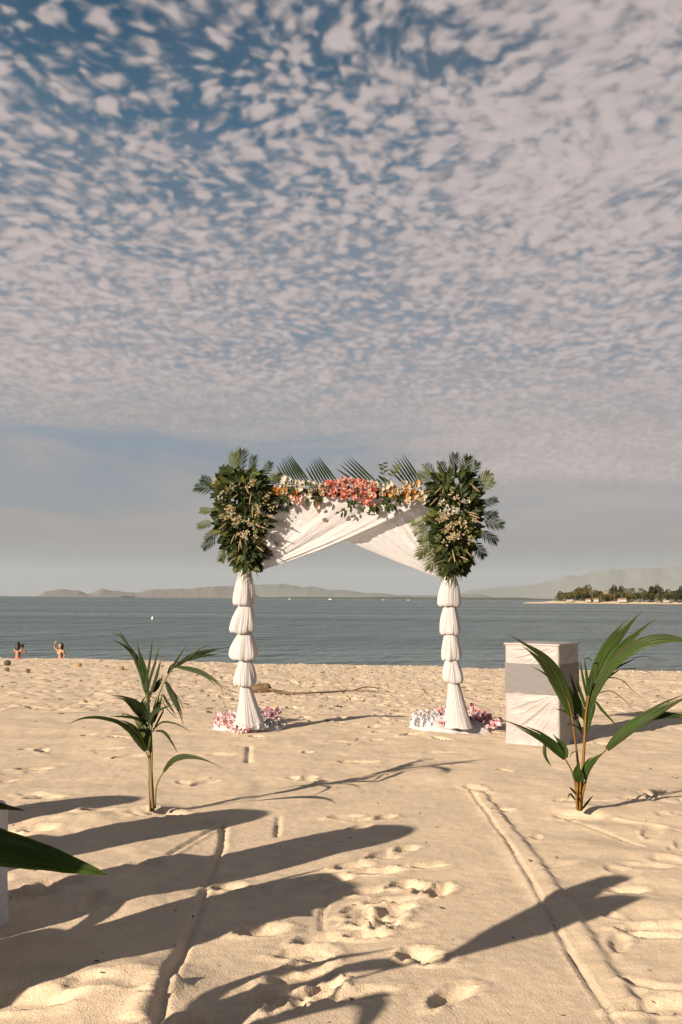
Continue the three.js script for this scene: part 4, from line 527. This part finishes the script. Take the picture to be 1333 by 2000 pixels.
footRing('ring of white tulle, pink and mauve petals round the left arch post', 485, 1424, 66, [['pink_petals', [M.pinkPale, M.pink, M.pinkPale], 440, 1419, 24, 9, 34, 0.045, 0.09], ['pink_petals', [M.pinkPale, M.white], 487, 1408, 22, 8, 20, 0.042, 0.1], ['mauve_petals', [M.mauve, M.mauve, M.pink], 522, 1411, 24, 9, 22, 0.042, 0.11], ['white_petals', [M.white, M.ivory], 500, 1425, 34, 8, 36, 0.042, 0.06], ['pink_petals', [M.pinkPale, M.pink], 470, 1428, 26, 5, 18, 0.04, 0.04], ['white_petals', [M.white], 545, 1422, 12, 5, 8, 0.035, 0.05]], 81, 0.02);
footRing('long ring of white tulle and pink petals round the right arch post', 886, 1422, 90, [['tulle_puff', [M.tulle, M.white], 830, 1416, 30, 12, 46, 0.05, 0.08], ['pink_petals', [M.pink, M.pinkPale], 862, 1408, 12, 8, 12, 0.042, 0.12], ['pink_petals', [M.pink, M.pinkPale, M.pinkPale], 890, 1424, 36, 9, 44, 0.045, 0.08], ['pink_petals', [M.pink, M.pink, M.mauve], 930, 1415, 28, 12, 34, 0.042, 0.11], ['pink_petals', [M.pink, M.pinkPale], 962, 1424, 16, 7, 24, 0.04, 0.06], ['white_petals', [M.white, M.tulle], 915, 1419, 20, 6, 14, 0.045, 0.1], ['pink_petals', [M.pink], 920, 1396, 8, 7, 8, 0.035, 0.1]], 92, 0.04);

// ------------------------------------------------------------------ covered plinth
{ const left = ground(983, 1450), corner = ground(1093, 1460), right = ground(1138, 1446), cx = (left.x + right.x) / 2, cz = (left.z + right.z) / 2, S = 0.5, H = 0.885, turn = -Math.atan2(corner.z - left.z, corner.x - left.x);
  const t = thing('covered_plinth', 'tall square plinth under a white stretch cover with a grey organza band', 'plinth', V(cx, -0.02, cz)); t.rotation.y = turn;
  const wr = rng(8); void wr;
  const face = (name, y0, y1, out, mat, folds, flare = 0) => { // four sides as one wrapped cloth
    const g = gridGeo(160, 60, (u, v) => { const y = lerp(y0, y1, v), p = u * 4, k = Math.min(3, Math.floor(p)), s = p - k, c = S / 2 + out, q = (s * 2 - 1), rr = 0.03; let x, z; const pos = [[q * c, c], [c, -q * c], [-q * c, -c], [-c, q * c]][k]; x = pos[0]; z = pos[1]; const m = Math.max(Math.abs(x), Math.abs(z)), mn = Math.min(Math.abs(x), Math.abs(z)); if (mn > m - rr) { const e = (mn - (m - rr)) / rr, sh = 1 - 0.022 * e * e; x *= sh; z *= sh; }
      const edge = 1 - Math.pow(Math.abs(q), 6), th = Math.atan2(1.02 - v, 1.02 - s) + 0.06 * noise(s * 4 + k * 9, v * 4), far = Math.hypot(1.02 - v, 1.02 - s), ridge = (f, o) => Math.pow(1 - Math.abs(Math.sin(th * f + o + k)), 5), b = (0.010 * folds * (ridge(9, 0) + 0.7 * ridge(15, 2)) * smooth(0.02, 0.35, far) * smooth(1.35, 0.7, far) * (0.5 + 0.9 * noise(th * 3 + k, 5) + 0.3) + 0.006 * folds * noise(u * 10, v * 4)) * edge + flare * Math.pow(1 - v, 6) * (0.012 + 0.03 * noise(u * 14, 3));
      const l = Math.hypot(x, z); return V(x + x / l * b, y + (v < 0.02 && flare ? 0.008 * noise(u * 30, 1) : 0), z + z / l * b); }); return part(name, g, mat, t); };
  face('lower_cover', 0, 0.47, 0, M.satin, 1.2, 1); face('upper_cover', 0.70, H, 0.001, M.satin, 0.8); face('organza_band', 0.455, 0.715, 0.006, M.organza, 0.3);
  face('inner_cover', 0.44, 0.73, -0.006, M.satin, 0.2);
  part('top_cover', gridGeo(40, 40, (u, v) => { const x = (u - 0.5) * (S + 0.012), z = (v - 0.5) * (S + 0.012), e = Math.max(Math.abs(u - 0.5), Math.abs(v - 0.5)) * 2; return V(x, H + 0.004 + 0.012 * (1 - e * e) + 0.004 * noise(u * 7, v * 7) - 0.012 * smooth(0.93, 1, e), z); }), M.satin, t);
  part('hem', gridGeo(160, 6, (u, v) => { const p = u * 4, k = Math.min(3, Math.floor(p)), q = (p - k) * 2 - 1, c = S / 2 + 0.004 + 0.004 * Math.sin(v * 3.14), pos = [[q * c, c], [c, -q * c], [-q * c, -c], [-c, q * c]][k]; return V(pos[0], H - 0.012 + v * 0.018, pos[1]); }), M.satin, t); }

// ------------------------------------------------------------------ coconut saplings
function ribbon(points, width, opt = {}) {                  // a blade along points; width: metres at its widest
  const { fold = 0.25, face = V(-0.25, 0.55, 1), tip = 0.3, body = [1, 1, 1], tipCol = [4.0, 1.7, 0.5], profile = 0.55, base = 0.12, edge = 0, seed = 1, seg = 22 } = opt;
  const curve = new THREE.CatmullRomCurve3(points), N = 14, col = [], tint = rng(Math.floor(seed * 97 + 5)), stripe = [...Array(N + 1)].map(() => 0.72 + 0.5 * tint());
  const g = gridGeo(N, seg, (u, v) => {
    const c = curve.getPoint(v), t = curve.getTangent(v), f = face.clone().addScaledVector(t, -face.dot(t)).normalize(), s = t.clone().cross(f), x = u * 2 - 1;
    const w = width / 2 * Math.max(0.03, Math.pow(Math.sin(Math.PI * Math.pow(base + (0.995 - base) * v, profile + 0.2)), 0.85)) * (1 + 0.10 * noise(v * 9 + seed, 2) * (x > 0 ? 1 : -1));
    const pleat = (Math.round(u * N) % 2 ? 0.055 : 0) * w, sh = stripe[Math.round(u * N)], brown = clamp(tip * smooth(0.72, 1, v) + edge * smooth(0.72, 1, Math.abs(x)) * (0.5 + 0.8 * noise(v * 7 + seed, x)));
    col.push(sh * lerp(body[0], tipCol[0], brown), sh * lerp(body[1], tipCol[1], brown), sh * lerp(body[2], tipCol[2], brown));
    return c.addScaledVector(s, x * w).addScaledVector(f, -Math.abs(x) * w * fold + pleat + 0.02 * noise(v * 5 + seed, x * 2) * w * 4);
  });
  g.setAttribute('color', new THREE.Float32BufferAttribute(col, 3)); return g;
}
function sapling(label, depth, ox, oy, sc, spec, root, slim = 0.85, hue = [1, 1, 1]) {     // spec in its own drawing units
  const t = thing('coconut_sapling', label, 'palm sapling', root, 'coconut saplings planted beside the aisle'); delete t.userData.group;
  const pt = (a) => at(ox + a[0] * sc, oy + a[1] * sc, depth + (a[2] ?? 0)).sub(root), k = sc * depth / FOCAL;
  spec.forEach((s, i) => {
    if (s.stem) part(s.name ?? 'petiole', tube(s.stem.map(pt), (u) => lerp(s.w0, s.w1, u) / 2 * k, 16, 8), s.mat ?? M.stalk, t);
    if (s.blades) { const list = s.blades.flatMap((b, j) => { const o = { seed: i * 7 + j, ...s.opt, ...b.o }, pts = b.p.map(pt), w = b.w * k * slim; o.body = (o.body ?? [1, 1, 1]).map((x, q) => x * hue[q]); if (b.w < 40 || b.whole) return [ribbon(pts, w * 0.95, o)];
      const curve = new THREE.CatmullRomCurve3(pts), rr = rng(i * 31 + j), n = b.w > 80 ? 4 : 3, f = o.face ?? V(-0.25, 0.55, 1);       // leaflets still fused below, parting towards the tip
      return [...Array(n).keys()].map((m) => { const q = (m - (n - 1) / 2) / (n - 1) * 2, end = m === Math.floor(n / 2) ? 1 : 1 - 0.06 - 0.24 * rr() - 0.06 * Math.abs(q); const p = [0, 0.2, 0.4, 0.6, 0.8, 1].map((v) => { const c = curve.getPoint(v * end), t = curve.getTangent(v * end), g = f.clone().addScaledVector(t, -f.dot(t)).normalize(), sd = t.clone().cross(g); return c.addScaledVector(sd, q * w * 0.37 * Math.pow(Math.sin(Math.PI * (0.06 + 0.78 * v)), 0.8)).addScaledVector(g, (rr() - 0.5) * 0.01 * v); }); return ribbon(p, w * (n === 4 ? 0.40 : 0.48), { ...o, seed: i * 7 + j + m * 0.37, fold: 0.2 + 0.3 * rr(), body: (o.body ?? [1, 1, 1]).map((x) => x * (0.8 + 0.45 * rr())) }); }); }); part('leaf', list.length > 1 ? merge(list) : list[0], M.frond, t); }
  });
  return t;
}
const DK = [0.8, 0.85, 0.95], YL = [1.7, 1.5, 1.0];  // DK: darker leaf tone, natural variation with some shade put into the tint
sapling('slender coconut sapling in the sand left of the aisle', 5.88, 120, 1200, 0.27, [
  { name: 'stem', stem: [[655, 1425], [652, 1290], [645, 1150], [640, 1000], [635, 850]], w0: 40, w1: 24 },
  { stem: [[640, 1420, -0.02], [634, 1280, -0.03], [630, 1200, -0.03], [640, 1140, -0.02]], w0: 14, w1: 7, mat: M.wood },
  { stem: [[662, 1400, -0.03], [652, 1200, -0.03], [655, 1000, -0.02], [650, 820, -0.01]], w0: 18, w1: 10, mat: M.stalkBrown },
  { stem: [[635, 850], [628, 720], [620, 570]], w0: 16, w1: 10 }, { stem: [[645, 850], [675, 700], [720, 540], [780, 430], [850, 345, 0.1]], w0: 18, w1: 6 }, { stem: [[640, 1140], [635, 1060], [608, 985, -0.05]], w0: 9, w1: 7 }, { stem: [[680, 1400, -0.02], [690, 1240, -0.03], [742, 1130, -0.06]], w0: 12, w1: 8, mat: M.stalk },
  { blades: [{ p: [[635, 640], [605, 500], [545, 330, 0.05], [470, 210, 0.08], [388, 112, 0.1]], w: 46 }, { p: [[560, 380, 0.02], [510, 280, 0.0], [450, 225, -0.03], [362, 178, -0.05]], w: 26 }, { p: [[540, 320, 0.04], [450, 170, 0.05], [415, 110, 0.06]], w: 18, o: { tip: 0.7 } }, { p: [[520, 270, 0.05], [430, 160, 0.05], [335, 128, 0.06]], w: 10, o: { tip: 0.6 } }], opt: { tip: 0.25 } },
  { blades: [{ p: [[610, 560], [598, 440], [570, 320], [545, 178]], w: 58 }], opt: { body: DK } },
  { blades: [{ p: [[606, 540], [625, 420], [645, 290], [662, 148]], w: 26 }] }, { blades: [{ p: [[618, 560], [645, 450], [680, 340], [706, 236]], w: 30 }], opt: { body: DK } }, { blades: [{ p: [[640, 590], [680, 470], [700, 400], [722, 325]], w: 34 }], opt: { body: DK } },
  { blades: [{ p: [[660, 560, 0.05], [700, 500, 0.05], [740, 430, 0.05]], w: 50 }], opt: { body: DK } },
  { blades: [{ p: [[790, 410, 0.05], [840, 320, 0.08], [912, 218, 0.1]], w: 26 }, { p: [[820, 385, 0.05], [930, 305, 0.1], [1080, 262, 0.16], [1238, 234, 0.2]], w: 44, o: { body: DK } }, { p: [[890, 335, 0.08], [1010, 300, 0.1], [1148, 290, 0.12]], w: 34, o: { body: DK } }, { p: [[900, 330, 0.08], [1000, 250, 0.1], [1110, 208, 0.12]], w: 13, o: { tip: 1, body: YL } }, { p: [[770, 430, 0.05], [800, 370, 0.05], [850, 340, 0.06]], w: 34 }] },
  { blades: [{ p: [[835, 378, 0.05], [960, 402, 0.0], [1090, 465, -0.05], [1198, 552, -0.08]], w: 40 }, { p: [[900, 388, 0.05], [1040, 450, 0.0], [1140, 535, -0.05]], w: 14, o: { tip: 1 } }], opt: { tip: 0.5 } },
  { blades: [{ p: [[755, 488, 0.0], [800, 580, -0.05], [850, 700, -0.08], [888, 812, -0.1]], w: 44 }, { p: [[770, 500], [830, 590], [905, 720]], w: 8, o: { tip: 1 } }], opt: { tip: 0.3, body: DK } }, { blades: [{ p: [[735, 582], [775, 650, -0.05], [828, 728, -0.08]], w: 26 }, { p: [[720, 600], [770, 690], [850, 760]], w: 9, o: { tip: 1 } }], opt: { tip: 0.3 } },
  { blades: [{ p: [[650, 800], [680, 690], [700, 590], [735, 520]], w: 44 }, { p: [[670, 780], [710, 660], [730, 560]], w: 26 }], opt: { body: YL } },
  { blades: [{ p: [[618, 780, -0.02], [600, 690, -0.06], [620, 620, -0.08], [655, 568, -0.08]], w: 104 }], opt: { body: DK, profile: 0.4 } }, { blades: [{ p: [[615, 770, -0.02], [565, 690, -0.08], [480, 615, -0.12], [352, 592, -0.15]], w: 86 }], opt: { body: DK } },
  { blades: [{ p: [[628, 800, -0.02], [660, 715, -0.08], [735, 672, -0.12], [838, 644, -0.16]], w: 44 }] }, { blades: [{ p: [[660, 850], [700, 770], [735, 700], [740, 680]], w: 20 }] },
  { blades: [{ p: [[608, 988, -0.05], [510, 860, -0.1], [410, 778, -0.15], [270, 745, -0.2], [150, 752, -0.24], [38, 796, -0.28]], w: 38, o: { tip: 0.8, tipCol: [3.4, 2.6, 1.0] } }, { p: [[610, 988, -0.05], [540, 880, -0.08], [470, 800, -0.12], [375, 758, -0.15]], w: 60 }, { p: [[612, 988, -0.05], [560, 890, -0.06], [520, 820, -0.1], [450, 768, -0.12]], w: 50, o: { body: DK } }, { p: [[610, 988, -0.05], [606, 870, -0.02], [545, 760, 0.02], [436, 714, 0.05]], w: 76, o: { body: YL } }] },
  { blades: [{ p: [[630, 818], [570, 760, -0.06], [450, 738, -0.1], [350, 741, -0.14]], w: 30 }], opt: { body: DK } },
  { blades: [{ p: [[680, 820], [730, 778, -0.05], [830, 792, -0.1], [940, 848, -0.14]], w: 20 }], opt: { tip: 0.8 } }, { blades: [{ p: [[680, 840], [740, 850, -0.05], [795, 920, -0.1], [842, 1004, -0.14]], w: 26 }] },
  { blades: [{ p: [[738, 1138, -0.06], [800, 1058, -0.1], [880, 1030, -0.14], [1020, 1050, -0.2], [1168, 1108, -0.26]], w: 46, o: { tipCol: [3.6, 1.6, 0.5], edge: 0.9 } }] },
  { blades: [{ p: [[690, 280, 0.05], [720, 230, 0.06], [765, 185, 0.06]], w: 8 }, { p: [[690, 290], [740, 310], [800, 330]], w: 7 }, { p: [[735, 480], [790, 420], [860, 400]], w: 8 }, { p: [[780, 520], [860, 620], [890, 680]], w: 6 }, { p: [[1100, 480, -0.05], [1160, 540, -0.06], [1180, 620, -0.06]], w: 6 }], opt: { tip: 1, body: [3, 1.5, 0.6] } },
], onSand(297, 1584));
sapling('broad-leaved coconut sapling with orange stalks in the sand right of the aisle', 5.9, 940, 1170, 0.295, [
  { name: 'stem', stem: [[654, 1400], [655, 1320], [658, 1240], [662, 1180]], w0: 40, w1: 26, mat: M.stalkOrange },
  { stem: [[660, 1380], [676, 1100], [688, 900], [698, 740], [716, 640]], w0: 28, w1: 12, mat: M.stalkOrange }, { stem: [[650, 1250], [640, 1060], [620, 900, -0.04], [598, 750, -0.06], [565, 640, -0.08]], w0: 18, w1: 8, mat: M.stalkOrange }, { stem: [[636, 1390, -0.02], [628, 1250, -0.03], [606, 1150, -0.06], [556, 1056, -0.1]], w0: 14, w1: 8, mat: M.stalkOrange }, { stem: [[672, 1300, -0.02], [712, 1150, -0.02], [770, 1060, -0.03], [834, 992, -0.05]], w0: 16, w1: 9, mat: M.stalkOrange }, { stem: [[640, 1395, -0.05], [634, 1320, -0.06], [636, 1200, -0.05]], w0: 14, w1: 8, mat: M.stalkOrange },
  { blades: [{ p: [[600, 760, -0.06], [530, 580, -0.1], [440, 430, -0.16], [320, 330, -0.2], [178, 238, -0.25]], w: 122, o: { edge: 0.8, tip: 0.3 } }, { p: [[640, 760, -0.02], [590, 640, -0.02], [540, 540, -0.03], [500, 440, -0.05]], w: 60, o: { body: [1.2, 1.25, 1] } }] },
  { blades: [{ p: [[600, 700, -0.06], [520, 600, -0.1], [430, 500, -0.14], [325, 440, -0.18]], w: 24 }] }, { blades: [{ p: [[630, 800], [570, 750, -0.06], [480, 722, -0.1]], w: 22 }], opt: { tip: 0.5 } }, { blades: [{ p: [[680, 900], [630, 840, -0.05], [560, 820, -0.1]], w: 18 }] },
  { blades: [{ p: [[690, 800], [640, 720], [580, 640, -0.05]], w: 40 }, { p: [[670, 880], [630, 780], [600, 700]], w: 26 }] },
  { blades: [{ p: [[558, 1056, -0.1], [470, 962, -0.14], [330, 872, -0.2], [138, 794, -0.28]], w: 74, o: { tip: 0.8, edge: 0.6 } }, { p: [[558, 1056, -0.1], [530, 980, -0.09], [470, 892, -0.08]], w: 84, o: { body: [0.9, 0.95, 1] } }, { p: [[424, 940, -0.15], [424, 1030, -0.16], [466, 1112, -0.17]], w: 32 }] },
  { blades: [{ p: [[712, 700], [770, 470, 0.05], [865, 290, 0.08], [970, 165, 0.1], [1066, 72, 0.12]], w: 106, o: { edge: 0.35, tip: 0.3 } }, { p: [[760, 560, 0.0], [900, 350, 0.0], [1060, 200, 0.0], [1195, 110, -0.02]], w: 58, o: { tip: 0.6, body: [1.2, 1.15, 1] } }] },
  { blades: [{ p: [[740, 660, -0.02], [870, 430, -0.06], [1040, 305, -0.12], [1200, 262, -0.18], [1340, 272, -0.22], [1500, 340, -0.26]], w: 96, o: { edge: 0.25 } }, { p: [[780, 560, -0.02], [890, 460, -0.04], [1035, 388, -0.06]], w: 24 }, { p: [[770, 590, -0.02], [850, 510, -0.04], [935, 458, -0.06]], w: 26 }] },
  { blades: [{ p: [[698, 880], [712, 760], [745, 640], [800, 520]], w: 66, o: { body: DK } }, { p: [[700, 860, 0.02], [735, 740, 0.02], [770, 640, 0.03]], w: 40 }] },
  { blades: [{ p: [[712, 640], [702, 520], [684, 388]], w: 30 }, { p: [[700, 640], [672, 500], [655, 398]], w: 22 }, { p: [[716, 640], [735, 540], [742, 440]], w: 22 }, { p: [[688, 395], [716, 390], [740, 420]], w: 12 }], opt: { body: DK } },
  { blades: [{ p: [[688, 760], [630, 620], [588, 486]], w: 34 }, { p: [[694, 720], [655, 600], [622, 488]], w: 30, o: { tip: 0.6 } }, { p: [[690, 780], [640, 690], [610, 590]], w: 34 }] },
  { blades: [{ p: [[762, 678], [800, 730], [850, 785], [940, 885]], w: 26 }], opt: { tip: 0.6 } },
  { blades: [{ p: [[834, 994, -0.05], [950, 880, -0.1], [1130, 762, -0.16], [1333, 655, -0.22], [1470, 600, -0.26]], w: 92, o: { edge: 0.5 } }, { p: [[1080, 800, -0.14], [1200, 770, -0.14], [1333, 772, -0.15], [1450, 800, -0.16]], w: 50, o: { body: [0.8, 0.9, 1] } }] },
  { blades: [{ p: [[660, 1210, -0.06], [642, 1150, -0.08], [645, 1064, -0.09]], w: 84, o: { profile: 0.42, base: 0.04 } }], opt: { body: [0.8, 0.9, 1] } }, { blades: [{ p: [[676, 1190, -0.05], [720, 1080, -0.07], [832, 1004, -0.08]], w: 58, o: { tip: 0.9 } }] },
  { blades: [{ p: [[780, 560], [860, 520, -0.02], [940, 540, -0.04], [1000, 600, -0.05], [1095, 672, -0.06]], w: 10 }, { p: [[780, 620], [860, 610, -0.02], [940, 660, -0.04], [1035, 755, -0.05]], w: 11 }, { p: [[900, 470], [1000, 460], [1100, 480], [1160, 520]], w: 8 }, { p: [[1000, 390], [1080, 380], [1170, 400]], w: 7 }, { p: [[600, 820], [555, 850, -0.04], [540, 930, -0.05]], w: 9 }, { p: [[630, 1010], [600, 1020], [590, 1060]], w: 8 }], opt: { tip: 1, body: [2.6, 1.2, 0.5] } },
  { blades: [{ p: [[640, 1300, -0.06], [605, 1262, -0.08], [585, 1245, -0.09]], w: 22 }, { p: [[625, 1330, -0.06], [590, 1290, -0.08], [572, 1330, -0.09]], w: 18 }, { p: [[672, 1390, 0.02], [710, 1340, 0.03], [748, 1296, 0.04]], w: 20 }], opt: { body: [1.6, 0.7, 0.5] } },
], onSand(1132, 1582), 0.77, [1.0, 1.3, 0.9]);
// the sapling whose leaf reaches in from the left edge, standing in the chairs' shade
{ const d = 3.35, root = V(-1.52, 0, -3.25); root.y = sandAt(root.x, root.z) - 0.02; const t = thing('coconut_sapling', 'dark shaded sapling whose broad leaf enters at the left frame edge', 'palm sapling', root), P = (px, py, z = 0) => at(px, py, d + z).sub(root);
  part('stem', tube([V(0, 0, 0), V(0.01, 0.16, 0), V(0.0, 0.3, 0)], (u) => 0.022 - 0.008 * u, 8, 8), M.stalk, t);
  for (const [w, o, ...p] of [[0.15, { body: [0.9, 1.1, 0.9], edge: 0.9, tip: 0.3, tipCol: [2.2, 3.0, 1.2] }, V(0, 0.28, 0), P(-150, 1590, -0.05), P(-20, 1645, 0.0), P(100, 1675, 0.03), P(210, 1708, 0.05)], [0.07, { body: DK }, V(0, 0.3, 0), P(-160, 1530), P(-50, 1560), P(48, 1583, 0.1)], [0.10, {}, V(0, 0.3, 0), V(-0.1, 0.55, 0.1), V(-0.3, 0.62, 0.25)], [0.08, { body: YL }, V(0, 0.3, 0), V(-0.25, 0.5, -0.1), V(-0.5, 0.45, -0.2)], [0.06, {}, V(0, 0.3, 0), V(-0.05, 0.7, 0), V(-0.12, 0.95, 0.1)]]) part('leaf', ribbon(p, w, { face: V(0, 0.7, 0.7), ...o }), M.frond, t); }  // yellow-green rim paints in the light coming through the leaf
// the sapling beside the camera that throws its shadow across the foreground
{ const root = V(-1.25, 0, -2.1); root.y = sandAt(root.x, root.z); const t = thing('coconut_sapling', 'tall sapling beside the camera whose forked shadow crosses the aisle', 'palm sapling', root);
  const P = (px, py, h) => { const g = ground(px, py), L = h / Math.tan(SUN_EL); return V(g.x - L * Math.cos(SUN_AZ), h, g.z + L * Math.sin(SUN_AZ)).sub(root); };
  part('stem', tube([V(0, -0.02, 0), V(0.01, 0.2, 0), V(0.02, 0.38, -0.02)], (u) => 0.03 - 0.012 * u, 8, 8), M.stalk, t);
  part('petiole', tube([V(0.02, 0.38, -0.02), P(560, 1975, 0.5), P(700, 1905, 0.62), P(860, 1870, 0.76)], 0.007, 12, 6), M.stalk, t);
  const face = SUN.clone(), L = (w, ...p) => ribbon(p, w, { face, fold: 0.15, base: 0.03, profile: w > 0.15 ? 0.95 : 0.55 });
  part('leaf', merge([L(0.17, P(845, 1878, 0.75), P(960, 1826, 0.9), P(1080, 1772, 1.0), P(1175, 1725, 1.07), P(1240, 1716, 1.1)), L(0.17, P(845, 1878, 0.75), P(970, 1830, 0.9), P(1090, 1790, 1.0), P(1200, 1765, 1.07), P(1264, 1756, 1.1))]), M.frond, t);
  part('leaf', L(0.045, V(0.02, 0.38, -0.02), P(450, 1922, 0.5), P(600, 1880, 0.6), P(768, 1850, 0.7)), M.frond, t);
  part('leaf', merge([L(0.08, V(0.02, 0.36, -0.02), P(450, 1955, 0.46), P(600, 1910, 0.56), P(775, 1866, 0.68)), L(0.07, P(600, 1915, 0.56), P(700, 1885, 0.6), P(790, 1885, 0.66))]), M.frond, t);
  part('leaf', L(0.10, V(0.02, 0.3, -0.02), P(380, 1985, 0.36), P(450, 1975, 0.4), P(520, 1965, 0.42)), M.frond, t);
  part('leaf', L(0.05, V(0.02, 0.38, -0.02), V(-0.2, 0.62, 0.1), V(-0.5, 0.6, 0.25)), M.frond, t); part('leaf', L(0.06, V(0.02, 0.38, -0.02), V(-0.06, 0.7, 0.25), V(-0.1, 0.7, 0.6)), M.frond, t); }

// ------------------------------------------------------------------ covered chairs at the left, whose rounded backs throw the long shadows
{ const backShape = new THREE.Shape(); const w = 0.20, h = 0.99; backShape.moveTo(-w - 0.015, 0); backShape.lineTo(-w, 0.45); backShape.lineTo(-w, h - 0.2); backShape.quadraticCurveTo(-w, h, 0, h); backShape.quadraticCurveTo(w, h, w, h - 0.2); backShape.lineTo(w, 0.45); backShape.lineTo(w + 0.015, 0); backShape.closePath();
  const back = new THREE.ExtrudeGeometry(backShape, { depth: 0.03, bevelEnabled: true, bevelSize: 0.012, bevelThickness: 0.015, bevelSegments: 3, curveSegments: 20 }).translate(0, 0, -0.015);
  const seat = new RoundedBoxGeometry(0.40, 0.05, 0.36, 3, 0.02).translate(0, 0.45, -0.19);
  const skirt = gridGeo(96, 14, (u, v) => { const p = u * 4, k = Math.min(3, Math.floor(p)), q = (p - k) * 2 - 1, f = 1 + 0.07 * Math.pow(1 - v, 2) + 0.012 * Math.sin(u * 150) * (1 - v), a = 0.2 * f, b = 0.18 * f, pos = [[q * a, b], [a, -q * b], [-q * a, -b], [-a, q * b]][k]; return V(pos[0], 0.44 * v, pos[1] - 0.19); });
  const proto = thing('covered_chair', '', 'chair', V(0, 0, 0)); part('back_cover', back, M.chairCloth, proto); part('seat_cover', seat, M.chairCloth, proto); part('skirt', skirt, M.chairCloth, proto);
  [[265, 1556, 'white covered chair farthest from the aisle in the front row, outside the left edge'], [497, 1582, 'white covered chair second from the aisle in the front row, outside the left edge'], [783, 1611, 'white covered chair ending the front row, its skirt at the left frame edge'], [668, 1720, 'white covered chair at the aisle end of the second row, outside the left edge'], [150, 1832, 'white covered chair second from the aisle in the second row, outside the left edge']].forEach(([px, py, label], i) => {
    const c = i ? proto.clone() : proto; if (i) { c.name = numbered('covered_chair'); scene.add(c); } const g = ground(px, py), L = 0.99 / Math.tan(SUN_EL), x = g.x - L * Math.cos(SUN_AZ), z = g.z + L * Math.sin(SUN_AZ); c.position.set(x, sandAt(x, z) - 0.01, z); c.rotation.y = -0.38; c.userData = { label, category: 'chair', group: 'white covered chairs beside the aisle' };
  }); }

// ------------------------------------------------------------------ litter on the sand
{ const nut = (name, px, py, r, col, label) => { const p = onSand(px, py), t = thing(name, label, 'coconut', p), rr = rng(px), g = gridGeo(18, 12, (u, v) => { const a = u * 6.283, b = v * Math.PI, k = r * (1 + 0.06 * Math.cos(3 * a) * Math.sin(b)) ; return V(k * 1.15 * Math.sin(b) * Math.cos(a), r * 0.8 - k * Math.cos(b), k * Math.sin(b) * Math.sin(a)); }, true); part('husk', g, new THREE.MeshStandardMaterial({ name: 'husk', color: col, roughness: 0.9, bumpMap: weave, bumpScale: 0.01 }), t); part('stem_end', new THREE.CylinderGeometry(r * 0.2, r * 0.3, r * 0.25, 8).rotateZ(1.2 + rr()).translate(-r * 1.1, r, 0), M.tan, t); };
  nut('coconut', 14, 1300, 0.075, rgb(0.07, 0.06, 0.035), 'dark weathered coconut at the left end of the sand crest'); nut('coconut', 155, 1302, 0.05, rgb(0.30, 0.16, 0.04), 'orange coconut husk on the sand crest right of the two people'); nut('coconut', 54, 1313, 0.045, rgb(0.16, 0.10, 0.04), 'small brown husk below the person in red'); nut('coconut', 13, 1311, 0.05, rgb(0.16, 0.11, 0.06), 'brown husk just below the dark weathered coconut'); nut('coconut', 238, 1308, 0.045, rgb(0.26, 0.15, 0.05), 'small tan husk on the sand crest above the left sapling');
  const p = onSand(508, 1352), t = thing('driftwood', 'dark chunk of driftwood beside the left arch post', 'driftwood', p); part('log', gridGeo(20, 14, (u, v) => { const a = u * 6.283, s = v * 2 - 1, rad = 0.1 * Math.sqrt(Math.max(0.02, 1 - s ** 4)) * (1 + 0.35 * noise(a * 1.3, v * 4)); return V(s * 0.2, 0.05 + rad * Math.sin(a) + 0.03 * s, rad * Math.cos(a)); }, true), M.driftwood, t); part('stub', tube([V(0.1, 0.08, 0.02), V(0.2, 0.05, 0.08), V(0.28, 0.02, 0.1)], 0.025, 6, 6), M.driftwood, t);
  const b = [[540, 1356], [590, 1357], [640, 1355], [690, 1352], [735, 1353]].map(([x, y]) => onSand(x, y).add(V(0, 0.03, 0))), bt = thing('dry_branch', 'long thin dry branch lying on the sand inside the arch', 'branch', b[0]); part('branch', tube(b.map((q) => q.clone().sub(b[0])), (u) => 0.018 - 0.008 * u, 24, 6), M.driftwood, bt); part('twig', tube([b[3].clone().sub(b[0]), b[3].clone().sub(b[0]).add(V(0.25, 0.05, -0.2)), b[3].clone().sub(b[0]).add(V(0.5, 0.02, -0.25))], 0.012, 6, 5), M.driftwood, bt);
  // coral bits and small debris: too many to count
  const rp = rng(31), g = new THREE.IcosahedronGeometry(1, 0), n = 900, im = new THREE.InstancedMesh(g, M.pebble, n), o = new THREE.Object3D(); for (let k = 0; k < n; k++) { const d = k < 700 ? crestAt(0) - 2.6 * Math.pow(rp(), 1.6) : 12 + 14 * rp(), x = (rp() - 0.5) * d * 0.85, dd = k < 700 ? d - 0.19 * x : d; o.position.set(x, sandAt(x, -dd) + 0.004, -dd); o.rotation.set(rp() * 6, rp() * 6, rp() * 6); const s = 0.007 + 0.022 * rp() ** 4; o.scale.set(s * 1.3, s * 0.7, s); o.updateMatrix(); im.setMatrixAt(k, o.matrix); } im.name = 'coral_rubble'; im.userData = { kind: 'stuff', label: 'pale coral pebbles strewn over the rough sand' }; scene.add(im);
  const n2 = 900, im2 = new THREE.InstancedMesh(g, M.driftwood, n2); for (let k = 0; k < n2; k++) { const d = k < 160 ? 3 + 9 * rp() : 12 + 14 * rp(), x = (rp() - 0.5) * d * 0.8, s = (0.004 + 0.012 * rp() * rp()) * (d < 10 ? 0.5 : 2.2); o.position.set(x, sandAt(x, -d) + 0.002, -d); o.rotation.set(0, rp() * 6, rp() * 0.4); o.scale.set(s * 2.5, s * 0.5, s); o.updateMatrix(); im2.setMatrixAt(k, o.matrix); } im2.name = 'twig_litter'; im2.userData = { kind: 'stuff', label: 'tiny brown bits of bark and twig on the sand' }; scene.add(im2); }

renderer.render(scene, camera);
